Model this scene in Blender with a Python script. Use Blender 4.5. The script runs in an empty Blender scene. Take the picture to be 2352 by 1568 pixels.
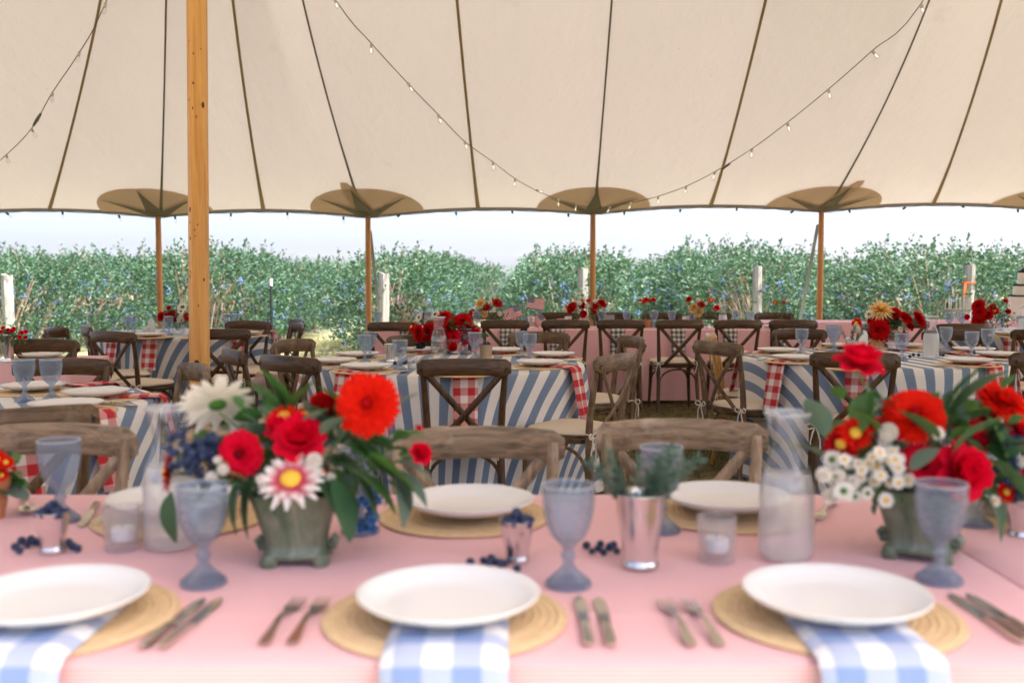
import bpy, math, random
from math import sin, cos, pi, radians, sqrt, atan2, exp
from mathutils import Vector, Matrix, Euler, noise as mnoise

S = bpy.context.scene
C = S.collection
rnd = random.Random(7)

# ------------------------------------------------------------------ camera
CAM_H = 1.28
FPX = 2287.0                       # 35 mm lens, in pixels of a 2352 px wide picture
PITCH = math.atan(144.0 / FPX)
cam_d = bpy.data.cameras.new('camera')
cam = bpy.data.objects.new('camera', cam_d)
C.objects.link(cam)
cam.location = (0, 0, CAM_H)
cam.rotation_euler = (pi / 2 - PITCH, 0, 0)
cam_d.lens = 35.0
cam_d.sensor_width = 36.0
cam_d.clip_start = 0.05
cam_d.clip_end = 40000
cam_d.dof.use_dof = True
cam_d.dof.focus_distance = 5.6
cam_d.dof.aperture_fstop = 2.6
cam_d.dof.aperture_blades = 9
S.camera = cam

# ------------------------------------------------------------------ sky and sun
SUN_EL, SUN_AZ = radians(60), radians(106)      # azimuth from +Y (away from the camera) towards +X
w = bpy.data.worlds.new('World')
S.world = w
w.use_nodes = True
wn = w.node_tree
wn.nodes.clear()
sky = wn.nodes.new('ShaderNodeTexSky')
sky.sky_type = 'NISHITA'
sky.sun_disc = False
sky.sun_elevation = SUN_EL
sky.sun_rotation = SUN_AZ
sky.altitude = 200
sky.air_density = 0.45
sky.dust_density = 5.0
sky.ozone_density = 1.0
bg = wn.nodes.new('ShaderNodeBackground')
bg.inputs['Strength'].default_value = 0.15
wo = wn.nodes.new('ShaderNodeOutputWorld')
wn.links.new(sky.outputs[0], bg.inputs[0])
wn.links.new(bg.outputs[0], wo.inputs[0])
sun_d = bpy.data.lights.new('sun', 'SUN')
sun_d.energy = 2.6
sun_d.angle = radians(0.53)
sun_d.color = (1.0, 0.95, 0.87)
sun = bpy.data.objects.new('sun', sun_d)
C.objects.link(sun)
sdir = Vector((sin(SUN_AZ) * cos(SUN_EL), cos(SUN_AZ) * cos(SUN_EL), sin(SUN_EL)))
sun.rotation_euler = (-sdir).to_track_quat('-Z', 'Y').to_euler()
sun.location = sdir * 30

S.view_settings.view_transform = 'Standard'
S.view_settings.look = 'None'
S.view_settings.gamma = 1.0
S.view_settings.exposure = 2.22
S.view_settings.use_white_balance = True       # camera set for open shade
S.view_settings.white_balance_temperature = 6600
S.view_settings.use_curve_mapping = False
S.render.engine = 'CYCLES'
S.cycles.use_denoising = True
S.cycles.max_bounces = 10
S.cycles.diffuse_bounces = 5
S.cycles.glossy_bounces = 4
S.cycles.transmission_bounces = 6
S.cycles.transparent_max_bounces = 24
S.cycles.caustics_reflective = False
S.cycles.caustics_refractive = False
S.cycles.sample_clamp_indirect = 6.0

# ------------------------------------------------------------------ pixel helpers (2352 x 1568 picture)
_fw = Vector((0, cos(PITCH), -sin(PITCH)))
_up = Vector((0, sin(PITCH), cos(PITCH)))
CAMP = Vector((0, 0, CAM_H))
def ray(u, v):
    return _fw + Vector((1, 0, 0)) * ((u - 1176) / FPX) + _up * ((784 - v) / FPX)
def on_z(u, v, z):
    d = ray(u, v)
    return CAMP + d * ((z - CAM_H) / d.z)
def at_y(u, v, y):
    d = ray(u, v)
    return CAMP + d * (y / d.y)
def on_plane(u, v, a, b):            # vertical plane through plan points a, b
    d = ray(u, v)
    n = Vector((b[1] - a[1], -(b[0] - a[0]), 0))
    t = (Vector((a[0], a[1], 0)) - CAMP).dot(n) / d.dot(n)
    return CAMP + d * t

# ------------------------------------------------------------------ mesh builder
class MB:
    def __init__(s):
        s.v, s.f, s.uv, s.mi = [], [], [], []
    def add(s, vs, fs, uvs=None, mi=0):
        o = len(s.v)
        s.v += [tuple(p) for p in vs]
        s.uv += list(uvs) if uvs else [(0.0, 0.0)] * len(vs)
        s.f += [tuple(i + o for i in f) for f in fs]
        s.mi += [mi] * len(fs)
        return s
    def grid(s, fn, nu, nv, mi=0, flip=False):
        vs, uvs, fs = [], [], []
        for j in range(nv + 1):
            for i in range(nu + 1):
                p, q = fn(i / nu, j / nv)
                vs.append(p); uvs.append(q)
        for j in range(nv):
            for i in range(nu):
                a = j * (nu + 1) + i
                f = (a, a + 1, a + nu + 2, a + nu + 1)
                fs.append(f[::-1] if flip else f)
        return s.add(vs, fs, uvs, mi)
    def box(s, c, sz, m=None, mi=0):
        c = Vector(c); h = Vector(sz) / 2
        vs = []
        for z in (-1, 1):
            for y in (-1, 1):
                for x in (-1, 1):
                    p = Vector((x * h.x, y * h.y, z * h.z))
                    vs.append((m @ p if m else p) + c)
        fs = [(0, 2, 3, 1), (4, 5, 7, 6), (0, 1, 5, 4), (2, 6, 7, 3), (0, 4, 6, 2), (1, 3, 7, 5)]
        return s.add(vs, fs, [(v.x + v.y, v.z) for v in vs], mi)
    def tube(s, pts, r, seg=8, mi=0, sx=1.0, up=None, caps=True):
        """tube along pts; r number or list; sx scales the section along its first axis"""
        pts = [Vector(p) for p in pts]
        n = len(pts)
        rs = r if isinstance(r, (list, tuple)) else [r] * n
        vs, uvs, fs = [], [], []
        L = 0.0
        t0 = (pts[1] - pts[0]).normalized()
        ref = Vector(up) if up else (Vector((0, 0, 1)) if abs(t0.z) < 0.9 else Vector((1, 0, 0)))
        a = (ref - t0 * ref.dot(t0)).normalized()
        for k in range(n):
            if k == 0: t = pts[1] - pts[0]
            elif k == n - 1: t = pts[-1] - pts[-2]
            else: t = pts[k + 1] - pts[k - 1]
            t.normalize()
            a = a - t * a.dot(t)
            if a.length < 1e-6:
                a = t.orthogonal()
            a.normalize()
            b = t.cross(a)
            if k: L += (pts[k] - pts[k - 1]).length
            for i in range(seg + 1):
                th = 2 * pi * i / seg
                vs.append(pts[k] + a * (cos(th) * rs[k] * sx) + b * (sin(th) * rs[k]))
                uvs.append((i / seg, L))
        for k in range(n - 1):
            for i in range(seg):
                p = k * (seg + 1) + i
                fs.append((p, p + 1, p + seg + 2, p + seg + 1))
        if caps:
            fs.append(tuple(range(seg - 1, -1, -1)))
            o = (n - 1) * (seg + 1)
            fs.append(tuple(o + i for i in range(seg)))
        return s.add(vs, fs, uvs, mi)
    def lathe(s, prof, seg=24, mi=0, fn=None, c=(0, 0, 0)):
        """prof: (r, z) list; fn(theta, k, r, z) -> (r, z)"""
        vs, uvs, fs = [], [], []
        n = len(prof)
        L = 0
        for k, (r, z) in enumerate(prof):
            if k: L += math.hypot(r - prof[k - 1][0], z - prof[k - 1][1])
            for i in range(seg + 1):
                th = 2 * pi * i / seg
                rr, zz = fn(th, k, r, z) if fn else (r, z)
                vs.append((c[0] + rr * cos(th), c[1] + rr * sin(th), c[2] + zz))
                uvs.append((i / seg, L))
        for k in range(n - 1):
            for i in range(seg):
                p = k * (seg + 1) + i
                if prof[k][0] < 1e-6:
                    fs.append((p, p + seg + 2, p + seg + 1))
                elif prof[k + 1][0] < 1e-6:
                    fs.append((p, p + 1, p + seg + 1))
                else:
                    fs.append((p, p + 1, p + seg + 2, p + seg + 1))
        return s.add(vs, fs, uvs, mi)
    def sphere(s, c, r, nu=8, nv=5, mi=0, sz=1.0):
        prof = [(r * sin(pi * k / nv), -r * sz * cos(pi * k / nv)) for k in range(nv + 1)]
        prof[0] = (0, prof[0][1]); prof[-1] = (0, prof[-1][1])
        return s.lathe(prof, nu, mi, c=c)
    def mesh(s, name, mats, smooth=True, sharp=45):
        me = bpy.data.meshes.new(name)
        me.from_pydata(s.v, [], s.f)
        ul = me.uv_layers.new(name='UVMap')
        li = [0] * len(me.loops)
        me.loops.foreach_get('vertex_index', li)
        flat = []
        for i in li:
            flat += s.uv[i][:2]
        ul.data.foreach_set('uv', flat)
        if not isinstance(mats, (list, tuple)): mats = [mats]
        for m in mats: me.materials.append(m)
        if len(mats) > 1: me.polygons.foreach_set('material_index', s.mi)
        me.polygons.foreach_set('use_smooth', [smooth] * len(me.polygons))
        me.validate(clean_customdata=False)
        if smooth and sharp: me.set_sharp_from_angle(angle=radians(sharp))
        me.update()
        return me

# ------------------------------------------------------------------ objects
def tag(o, label, cat, group=None, kind=None):
    if label: o['label'] = label
    if cat: o['category'] = cat
    if group: o['group'] = group
    if kind: o['kind'] = kind
    return o
def ob(name, me, parent=None, loc=(0, 0, 0), rot=(0, 0, 0), scale=1.0, kind=None, label=None):
    o = bpy.data.objects.new(name, me)
    C.objects.link(o)
    o.parent = parent
    o.location = loc
    if hasattr(rot, 'to_euler'): rot = rot.to_euler()
    o.rotation_euler = rot
    o.scale = (scale,) * 3 if isinstance(scale, (int, float)) else scale
    if kind: o['kind'] = kind
    if label: o['label'] = label
    return o
def thing(name, label, cat, loc=(0, 0, 0), rz=0.0, group=None, rot=None, scale=1.0):
    o = ob(name, None, None, loc, rot if rot is not None else (0, 0, rz), scale)
    o.empty_display_size = 0.1
    return tag(o, label, cat, group)
def structure(name, me, **k):
    o = ob(name, me, **k); o['kind'] = 'structure'; return o
def place(kit, name, label, cat, loc, rz=0.0, group=None, scale=1.0, mats=None, rot=None):
    """kit: [(part, mesh, [(subpart, mesh)...])]; a kit of one part with no subs is one mesh object"""
    if len(kit) == 1 and not kit[0][2]:
        r = ob(name, kit[0][1], None, loc, rot if rot is not None else (0, 0, rz), scale)
        tag(r, label, cat, group)
        if mats: override(r, mats)
        return r
    r = thing(name, label, cat, loc, rz, group, rot, scale)
    for pn, me, subs in kit:
        p = ob(pn, me, r)
        if mats: override(p, mats)
        for sn, sm in subs:
            q = ob(sn, sm, p)
            if mats: override(q, mats)
    return r
def override(o, mats):
    for sl in o.material_slots:
        if sl.material and sl.material.name in mats:
            m = mats[sl.material.name]
            sl.link = 'OBJECT'
            sl.material = m

# ------------------------------------------------------------------ materials
class NT:
    def __init__(s, name):
        s.m = bpy.data.materials.new(name)
        s.m.use_nodes = True
        s.t = s.m.node_tree
        s.t.nodes.clear()
        s.out = s.n('ShaderNodeOutputMaterial')
    def n(s, typ, **k):
        nd = s.t.nodes.new(typ)
        for a, b in k.items(): setattr(nd, a, b)
        return nd
    def link(s, a, b): s.t.links.new(a, b)
    def val(s, inp, v):
        if hasattr(v, 'is_linked') or isinstance(v, bpy.types.NodeSocket): s.link(v, inp)
        else:
            if isinstance(v, (tuple, list)) and len(v) == 3 and inp.type == 'RGBA': v = (*v, 1)
            inp.default_value = v
    def math(s, op, a, b=0.0, c=0.0):
        nd = s.n('ShaderNodeMath', operation=op)
        s.val(nd.inputs[0], a); s.val(nd.inputs[1], b); s.val(nd.inputs[2], c)
        return nd.outputs[0]
    def mix(s, f, a, b, blend='MIX'):
        nd = s.n('ShaderNodeMix', data_type='RGBA', blend_type=blend)
        s.val(nd.inputs[0], f); s.val(nd.inputs[6], a); s.val(nd.inputs[7], b)
        return nd.outputs[2]
    def coord(s, which='Object'): return s.n('ShaderNodeTexCoord').outputs[which]
    def mapping(s, vec, scale=(1, 1, 1), loc=(0, 0, 0), rot=(0, 0, 0)):
        nd = s.n('ShaderNodeMapping')
        s.link(vec, nd.inputs[0])
        nd.inputs['Location'].default_value = loc
        nd.inputs['Rotation'].default_value = rot
        nd.inputs['Scale'].default_value = scale
        return nd.outputs[0]
    def noise(s, vec, scale=5, detail=4, rough=0.55, dist=0.0):
        nd = s.n('ShaderNodeTexNoise')
        s.link(vec, nd.inputs['Vector'])
        nd.inputs['Scale'].default_value = scale
        nd.inputs['Detail'].default_value = detail
        nd.inputs['Roughness'].default_value = rough
        nd.inputs['Distortion'].default_value = dist
        return nd.outputs[0]
    def ramp(s, f, stops):
        nd = s.n('ShaderNodeValToRGB')
        s.link(f, nd.inputs[0])
        e = nd.color_ramp.elements
        while len(e) < len(stops): e.new(0.5)
        for el, (p, c) in zip(e, stops):
            el.position = p; el.color = (*c, 1) if len(c) == 3 else c
        return nd.outputs[0]
    def bump(s, h, strength=0.3, dist=0.01):
        nd = s.n('ShaderNodeBump')
        s.link(h, nd.inputs['Height'])
        nd.inputs['Strength'].default_value = strength
        nd.inputs['Distance'].default_value = dist
        return nd.outputs[0]
    def princ(s, col, rough=0.5, metal=0.0, normal=None, spec=0.5, **k):
        nd = s.n('ShaderNodeBsdfPrincipled')
        s.val(nd.inputs['Base Color'], col)
        s.val(nd.inputs['Roughness'], rough)
        s.val(nd.inputs['Metallic'], metal)
        s.val(nd.inputs['Specular IOR Level'], spec)
        for a, b in k.items(): s.val(nd.inputs[a.replace('_', ' ')], b)
        if normal is not None: s.link(normal, nd.inputs['Normal'])
        return nd.outputs[0]
    def shader(s, typ, col=None, **k):
        nd = s.n(typ)
        if col is not None: s.val(nd.inputs['Color'], col)
        for a, b in k.items(): s.val(nd.inputs[a], b)
        return nd.outputs[0]
    def mixs(s, f, a, b):
        nd = s.n('ShaderNodeMixShader')
        s.val(nd.inputs[0], f); s.link(a, nd.inputs[1]); s.link(b, nd.inputs[2])
        return nd.outputs[0]
    def done(s, sh):
        s.link(sh, s.out.inputs['Surface'])
        return s.m
def simple(name, col, rough=0.5, metal=0.0, spec=0.5, nscale=None, namt=0.15, bump=0.0, **k):
    t = NT(name)
    c = (*col, 1)
    nrm = None
    if nscale:
        nz = t.noise(t.coord(), nscale, 4)
        c = t.mix(t.math('MULTIPLY', nz, 1.0), tuple(x * (1 - namt) for x in col), tuple(min(1, x * (1 + namt)) for x in col))
        if bump: nrm = t.bump(nz, bump, 0.004)
    return t.done(t.princ(c, rough, metal, nrm, spec, **k))
def wood(name, dark, light, scale, rough=0.5, rand=0.25, wear=None, spec=0.4):
    """scale: noise scale per axis, small along the grain"""
    t = NT(name)
    oi = t.n('ShaderNodeObjectInfo')
    vec = t.n('ShaderNodeVectorMath', operation='ADD')
    t.link(t.coord(), vec.inputs[0])
    off = t.n('ShaderNodeCombineXYZ')
    t.link(t.math('MULTIPLY', oi.outputs['Random'], 9.0), off.inputs[0])
    t.link(t.math('MULTIPLY', oi.outputs['Random'], 5.0), off.inputs[2])
    t.link(off.outputs[0], vec.inputs[1])
    v = t.mapping(vec.outputs[0], scale)
    g = t.noise(v, 1.0, 6, 0.65, 0.6)
    col = t.ramp(g, [(0.3, dark), (0.68, light)])
    b = t.noise(vec.outputs[0], 9, 3)
    if wear:
        k = t.ramp(b, [(0.52, (0, 0, 0)), (0.68, (1, 1, 1))])
        col = t.mix(t.math('MULTIPLY', k, 0.45), col, wear)
    lum = t.math('ADD', t.math('MULTIPLY', oi.outputs['Random'], rand), 1 - rand / 2)
    hs = t.n('ShaderNodeHueSaturation')
    t.link(col, hs.inputs['Color']); t.link(lum, hs.inputs['Value'])
    return t.done(t.princ(hs.outputs[0], rough, 0, t.bump(g, 0.35, 0.004), spec))
def stripes(name, ca, cb, period, rough=0.85, soft=0.04, dirt=0.12):
    t = NT(name)
    uv = t.coord('UV')
    sx = t.n('ShaderNodeSeparateXYZ'); t.link(uv, sx.inputs[0])
    f = t.math('FRACT', t.math('DIVIDE', sx.outputs[0], period))
    tri = t.math('ABSOLUTE', t.math('SUBTRACT', f, 0.5))
    k = t.ramp(tri, [(0.25 - soft * 0.5, (0, 0, 0)), (0.25 + soft * 0.5, (1, 1, 1))])
    nz = t.noise(t.coord(), 14, 3)
    col = t.mix(k, ca, cb)
    col = t.mix(t.math('MULTIPLY', nz, dirt), col, (0.30, 0.30, 0.32, 1), 'MIX')
    wv = t.noise(t.mapping(uv, (1, 1, 1)), 900, 1)
    sh = t.princ(col, rough, 0, t.bump(wv, 0.10, 0.001), 0.2, Sheen_Weight=0.15)
    tr = t.shader('ShaderNodeBsdfTranslucent', col)
    return t.done(t.mixs(0.10, sh, tr))
def gingham(name, base, deep, period, rough=0.85):
    t = NT(name)
    sx = t.n('ShaderNodeSeparateXYZ'); t.link(t.coord('UV'), sx.inputs[0])
    ks = []
    for o in (0, 1):
        f = t.math('FRACT', t.math('DIVIDE', sx.outputs[o], period))
        tri = t.math('ABSOLUTE', t.math('SUBTRACT', f, 0.5))
        ks.append(t.ramp(tri, [(0.23, (0, 0, 0)), (0.27, (1, 1, 1))]))
    s = t.math('MULTIPLY', t.math('ADD', ks[0], ks[1]), 0.5)
    col = t.ramp(s, [(0.0, base), (0.5, tuple(a * 0.36 + b * 0.64 for a, b in zip(base, deep))), (1.0, deep)])
    wv = t.noise(t.coord('UV'), 700, 1)
    col2 = t.mix(t.math('MULTIPLY', wv, 0.08), col, (*base, 1))
    return t.done(t.princ(col2, rough, 0, t.bump(wv, 0.12, 0.001), 0.2))
def glass(name, tint, haze=0.08, relief=0.0, rough=0.03, hazecol=(0.8, 0.85, 0.9)):
    """single walled clear or tinted glass: tinted transmission, fresnel reflection and a little pressed relief"""
    t = NT(name)
    nrm = None
    tcol = (*tint, 1)
    if relief:
        sx = t.n('ShaderNodeSeparateXYZ'); t.link(t.coord('UV'), sx.inputs[0])
        u = t.math('MULTIPLY', sx.outputs[0], 2 * pi * 12)
        v = t.math('MULTIPLY', sx.outputs[1], 2 * pi * 62)
        a = t.math('SINE', t.math('ADD', u, v)); b = t.math('SINE', t.math('SUBTRACT', u, v))
        h = t.math('MULTIPLY', t.math('ADD', t.math('ABSOLUTE', a), t.math('ABSOLUTE', b)), 0.5)
        nrm = t.bump(h, relief, 0.004)
        tcol = t.mix(h, tuple(x ** 3.6 for x in tint), tuple(x ** 0.35 for x in tint))
        haze = t.math('ADD', t.math('MULTIPLY', t.math('POWER', h, 3.0), haze * 3.0), haze * .5)  # white haze on the ridges paints in the sparkle of the relief
    fr = t.n('ShaderNodeLayerWeight'); fr.inputs['Blend'].default_value = 0.5
    gl = t.shader('ShaderNodeBsdfGlossy', (1, 1, 1), Roughness=rough)
    if nrm is not None:
        t.link(nrm, fr.inputs['Normal']); t.link(nrm, gl.node.inputs['Normal'])
    edge = t.math('POWER', fr.outputs['Facing'], 2.5)
    trn = t.shader('ShaderNodeBsdfTransparent', t.mix(edge, tcol, tuple(x * x * (.60 if relief > .95 else .66) for x in tint) + (1,)))
    dif = t.shader('ShaderNodeBsdfDiffuse', hazecol)
    tl = t.shader('ShaderNodeBsdfTranslucent', hazecol)
    body = t.mixs(haze, trn, t.mixs(0.5, dif, tl))
    refl = t.math('ADD', t.math('MULTIPLY', t.math('POWER', fr.outputs['Facing'], 4.5), .75), .045)
    return t.done(t.mixs(refl, body, gl))
def petal(name, col, tip=None, spread=0.55):
    t = NT(name)
    isl = t.n('ShaderNodeNewGeometry').outputs['Random Per Island']
    c = t.mix(t.math('MULTIPLY', isl, spread), col, tuple(x * 0.45 for x in col))
    if tip:
        sx = t.n('ShaderNodeSeparateXYZ'); t.link(t.coord('UV'), sx.inputs[0])
        c = t.mix(t.ramp(sx.outputs[1], [(0.35, (0, 0, 0)), (0.75, (1, 1, 1))]), c, tip)
    sh = t.princ(c, 0.75, 0, None, 0.12)
    return t.done(t.mixs(0.34, sh, t.shader('ShaderNodeBsdfTranslucent', c)))
def leafmat(name, a, b, rough=0.45, tl=0.3, spec=0.4):
    t = NT(name)
    isl = t.n('ShaderNodeNewGeometry').outputs['Random Per Island']
    oi = t.n('ShaderNodeObjectInfo').outputs['Random']
    k = t.math('FRACT', t.math('ADD', isl, oi))
    c = t.mix(k, a, b)
    sh = t.princ(c, rough, 0, None, spec)
    return t.done(t.mixs(tl, sh, t.shader('ShaderNodeBsdfTranslucent', t.mix(0.5, c, (0.10, 0.20, 0.03, 1)))))

M = {}
M['chair_post'] = wood('chair_post', (0.026, 0.012, 0.004), (0.125, 0.062, 0.021), (60, 60, 5), 0.42)
M['chair_rail'] = wood('chair_rail', (0.022, 0.010, 0.0035), (0.115, 0.057, 0.019), (5, 60, 60), 0.36)
M['worn_post'] = wood('worn_post', (0.14, 0.09, 0.046), (0.48, 0.33, 0.19), (60, 60, 5), 0.6, 0.2, (0.62, 0.48, 0.34, 1))
M['worn_rail'] = wood('worn_rail', (0.10, 0.066, 0.034), (0.44, 0.30, 0.17), (5, 60, 60), 0.55, 0.2, (0.66, 0.52, 0.37, 1))
M['orange_post'] = wood('orange_post', (0.26, 0.12, 0.03), (0.50, 0.26, 0.07), (60, 60, 5), 0.35)
M['orange_rail'] = wood('orange_rail', (0.26, 0.12, 0.03), (0.52, 0.28, 0.08), (5, 60, 60), 0.32)
M['grey_post'] = wood('grey_post', (0.05, 0.029, 0.012), (0.22, 0.13, 0.06), (60, 60, 5), 0.5, 0.2, (0.34, 0.25, 0.16, 1))
M['grey_rail'] = wood('grey_rail', (0.045, 0.026, 0.011), (0.21, 0.123, 0.056), (5, 60, 60), 0.48, 0.2, (0.32, 0.24, 0.15, 1))
WORN = {'chair_post': M['worn_post'], 'chair_rail': M['worn_rail']}
ORANGE = {'chair_post': M['orange_post'], 'chair_rail': M['orange_rail']}
GREY = {'chair_post': M['grey_post'], 'chair_rail': M['grey_rail']}
M['pole_wood'] = wood('pole_wood', (0.64, 0.275, 0.065), (0.88, 0.48, 0.15), (22, 22, 1.2), 0.45, 0.1)
M['side_wood'] = wood('side_wood', (0.34, 0.13, 0.03), (0.56, 0.26, 0.075), (22, 22, 1.2), 0.5, 0.1)
M['knot'] = simple('knot', (0.10, 0.035, 0.012), 0.5)
M['post_wood'] = wood('post_wood', (0.20, 0.19, 0.17), (0.46, 0.45, 0.41), (40, 40, 3), 0.8, 0.15)
M['cushion'] = simple('cushion', (0.66, 0.56, 0.44), 0.9, 0, 0.15, 60, 0.1, 0.1)
M['tie'] = simple('tie', (0.68, 0.60, 0.50), 0.9, 0, 0.15)
M['bolt'] = simple('bolt', (0.05, 0.04, 0.035), 0.4, 0.8)
M['stripe'] = stripes('stripe', (0.185, 0.255, 0.36, 1), (0.86, 0.81, 0.74, 1), 0.118)
M['pink'] = stripes('pink', (0.87, 0.365, 0.365, 1), (0.93, 0.635, 0.64, 1), 0.006, 0.85, 0.3)
M['red_check'] = gingham('red_check', (0.80, 0.70, 0.64), (0.50, 0.006, 0.012), 0.080)
M['blue_check'] = gingham('blue_check', (0.70, 0.69, 0.70), (0.20, 0.28, 0.48), 0.080)
M['navy_check'] = gingham('navy_check', (0.66, 0.58, 0.48), (0.035, 0.045, 0.085), 0.048)
M['plate'] = simple('plate', (0.76, 0.74, 0.71), 0.18, 0, 0.5)
def placemat_mat():
    t = NT('rattan')
    uv = t.coord('UV')
    sx = t.n('ShaderNodeSeparateXYZ'); t.link(uv, sx.inputs[0])
    a = t.math('ABSOLUTE', t.math('SINE', t.math('MULTIPLY', sx.outputs[0], 2 * pi * 70)))
    b = t.math('ABSOLUTE', t.math('SINE', t.math('MULTIPLY', sx.outputs[1], 2 * pi * 50)))
    h = t.math('MULTIPLY', t.math('ADD', a, b), 0.5)
    nz = t.noise(t.coord(), 60, 3)
    c = t.mix(t.math('MULTIPLY', t.math('ADD', h, nz), 0.5), (0.40, 0.24, 0.10, 1), (0.86, 0.64, 0.38, 1))
    return t.done(t.princ(c, 0.75, 0, t.bump(h, 0.5, 0.003), 0.3))
M['rattan'] = placemat_mat()
M['silver'] = simple('silver', (0.74, 0.73, 0.72), 0.2, 1.0, 0.5, 40, 0.1)
M['steel'] = simple('steel', (0.66, 0.60, 0.52), 0.24, 1.0)
M['copper'] = simple('copper', (0.75, 0.42, 0.26), 0.3, 1.0)
M['goblet'] = glass('goblet', (0.76, 0.84, 0.92), 0.08, 1.0, 0.04, (0.62, 0.74, 0.90))
M['clear'] = glass('clear', (0.97, 0.98, 0.985), 0.05)
M['cutglass'] = glass('cutglass', (0.985, 0.985, 0.99), 0.07, 0.9, 0.03, (0.97, 0.97, 0.97))
M['frosted'] = glass('frosted', (0.975, 0.98, 0.985), 0.30, 0.0, 0.15, (0.95, 0.95, 0.95))
M['water'] = glass('water', (0.985, 0.99, 0.99), 0.06, 0.0, 0.03, (0.95, 0.95, 0.95))
M['wax'] = simple('wax', (0.86, 0.84, 0.80), 0.5, 0, 0.4, Subsurface_Weight=0.2)
M['terracotta'] = simple('terracotta', (0.48, 0.20, 0.09), 0.8, 0, 0.3, 25, 0.3, 0.2)
M['blush'] = simple('blush', (0.62, 0.46, 0.42), 0.4, 0, 0.4)
M['kraft'] = simple('kraft', (0.42, 0.30, 0.19), 0.8, 0, 0.3, 25, 0.2)
def glaze():
    t = NT('green_glaze')
    v = t.mapping(t.coord(), (18, 18, 5))
    nz = t.noise(v, 1.0, 5, 0.6, 0.8)
    c = t.ramp(nz, [(0.3, (0.035, 0.075, 0.035)), (0.5, (0.11, 0.145, 0.085)), (0.68, (0.24, 0.24, 0.175))])
    return t.done(t.princ(c, 0.4, 0, t.bump(nz, 0.2, 0.004), 0.5))
M['glaze'] = glaze()
M['berry'] = simple('berry', (0.025, 0.038, 0.085), 0.55, 0, 0.3, 50, 0.5)
M['field_berry'] = simple('field_berry', (0.16, 0.27, 0.52), 0.6, 0, 0.3)
M['grape'] = simple('grape', (0.012, 0.012, 0.022), 0.5, 0, 0.3)
M['p_orange'] = petal('p_orange', (0.76, 0.009, 0.003, 1), (0.84, 0.016, 0.004, 1))
M['p_red'] = petal('p_red', (0.50, 0.002, 0.006, 1), (0.62, 0.004, 0.006, 1))
M['p_crimson'] = petal('p_crimson', (0.72, 0.002, 0.022, 1), (0.80, 0.003, 0.035, 1))
M['p_dark'] = petal('p_dark', (0.25, 0.003, 0.010, 1))
M['p_white'] = petal('p_white', (0.86, 0.80, 0.70, 1), (0.88, 0.83, 0.76, 1), 0.12)
M['p_striped'] = petal('p_striped', (0.72, 0.10, 0.16, 1), (0.88, 0.82, 0.76, 1), 0.2)
M['p_yellow'] = petal('p_yellow', (0.88, 0.44, 0.03, 1), (0.88, 0.66, 0.34, 1))
M['f_yellow'] = simple('f_yellow', (0.85, 0.45, 0.05), 0.7, 0, 0.2, 200, 0.3)
M['f_dark'] = simple('f_dark', (0.10, 0.006, 0.006), 0.7, 0, 0.2)
M['f_green'] = simple('f_green', (0.06, 0.16, 0.03), 0.6, 0, 0.2)
M['leaf_deep'] = leafmat('leaf_deep', (0.035, 0.105, 0.045, 1), (0.085, 0.20, 0.085, 1))
M['leaf_bright'] = leafmat('leaf_bright', (0.05, 0.15, 0.035, 1), (0.11, 0.24, 0.06, 1))
M['leaf_grey'] = leafmat('leaf_grey', (0.09, 0.16, 0.12, 1), (0.18, 0.26, 0.20, 1))
M['leaf_hedge'] = leafmat('leaf_hedge', (0.018, 0.066, 0.042, 1), (0.105, 0.205, 0.125, 1), 0.5, 0.26, 0.35)
M['stem'] = simple('stem', (0.09, 0.17, 0.05), 0.6)
M['bark'] = simple('bark', (0.32, 0.24, 0.17), 0.8, 0, 0.3, 30, 0.4)
M['cord'] = simple('cord', (0.16, 0.14, 0.11), 0.7)
M['socket'] = simple('socket', (0.52, 0.47, 0.39), 0.6)
M['socket_dark'] = simple('socket_dark', (0.03, 0.06, 0.05), 0.6)
def filament():
    t = NT('filament')
    return t.done(t.shader('ShaderNodeEmission', (1.0, 0.78, 0.52), Strength=0.45))
M['filament'] = filament()
def fabric(name, col, tlc, fac, ns=1.2, spots=False):
    t = NT(name)
    co = t.coord()
    a = t.noise(co, ns, 4, 0.6)
    b = t.noise(t.mapping(co, (2, 14, 14)), 6, 4, 0.6)
    k = t.math('MULTIPLY', t.math('ADD', a, t.math('MULTIPLY', b, 0.5)), 0.16)
    if spots:                                                # bolts of cloth differ a little from panel to panel
        k = t.math('ADD', k, t.math('MULTIPLY', t.n('ShaderNodeObjectInfo').outputs['Random'], .16))
    c1 = t.mix(k, col, tuple(x * 0.72 for x in col[:3]) + (1,))
    c2 = t.mix(k, tlc, tuple(x * 0.72 for x in tlc[:3]) + (1,))
    if spots:                                                # old water marks and specks of dirt
        sp = t.ramp(t.noise(co, 3.1, 2, 0.5), [(0.70, (0, 0, 0)), (0.78, (1, 1, 1))])
        fine = t.ramp(t.noise(co, 26, 1, 0.4), [(0.76, (0, 0, 0)), (0.80, (1, 1, 1))])
        k2 = t.math('ADD', t.math('MULTIPLY', sp, .10), t.math('MULTIPLY', fine, .30))
        c1 = t.mix(k2, c1, (0.38, 0.31, 0.22, 1)); c2 = t.mix(k2, c2, (0.30, 0.22, 0.14, 1))
    nr = t.bump(t.noise(t.mapping(co, (1.0, .35, 1)), 4.0, 5, 0.6), 0.5, 0.04)
    return t.done(t.mixs(fac, t.shader('ShaderNodeBsdfDiffuse', c1, Normal=nr), t.shader('ShaderNodeBsdfTranslucent', c2, Normal=nr)))
M['sail'] = fabric('sail', (0.745, 0.71, 0.68, 1), (0.62, 0.545, 0.48, 1), 0.145, spots=True)
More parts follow.
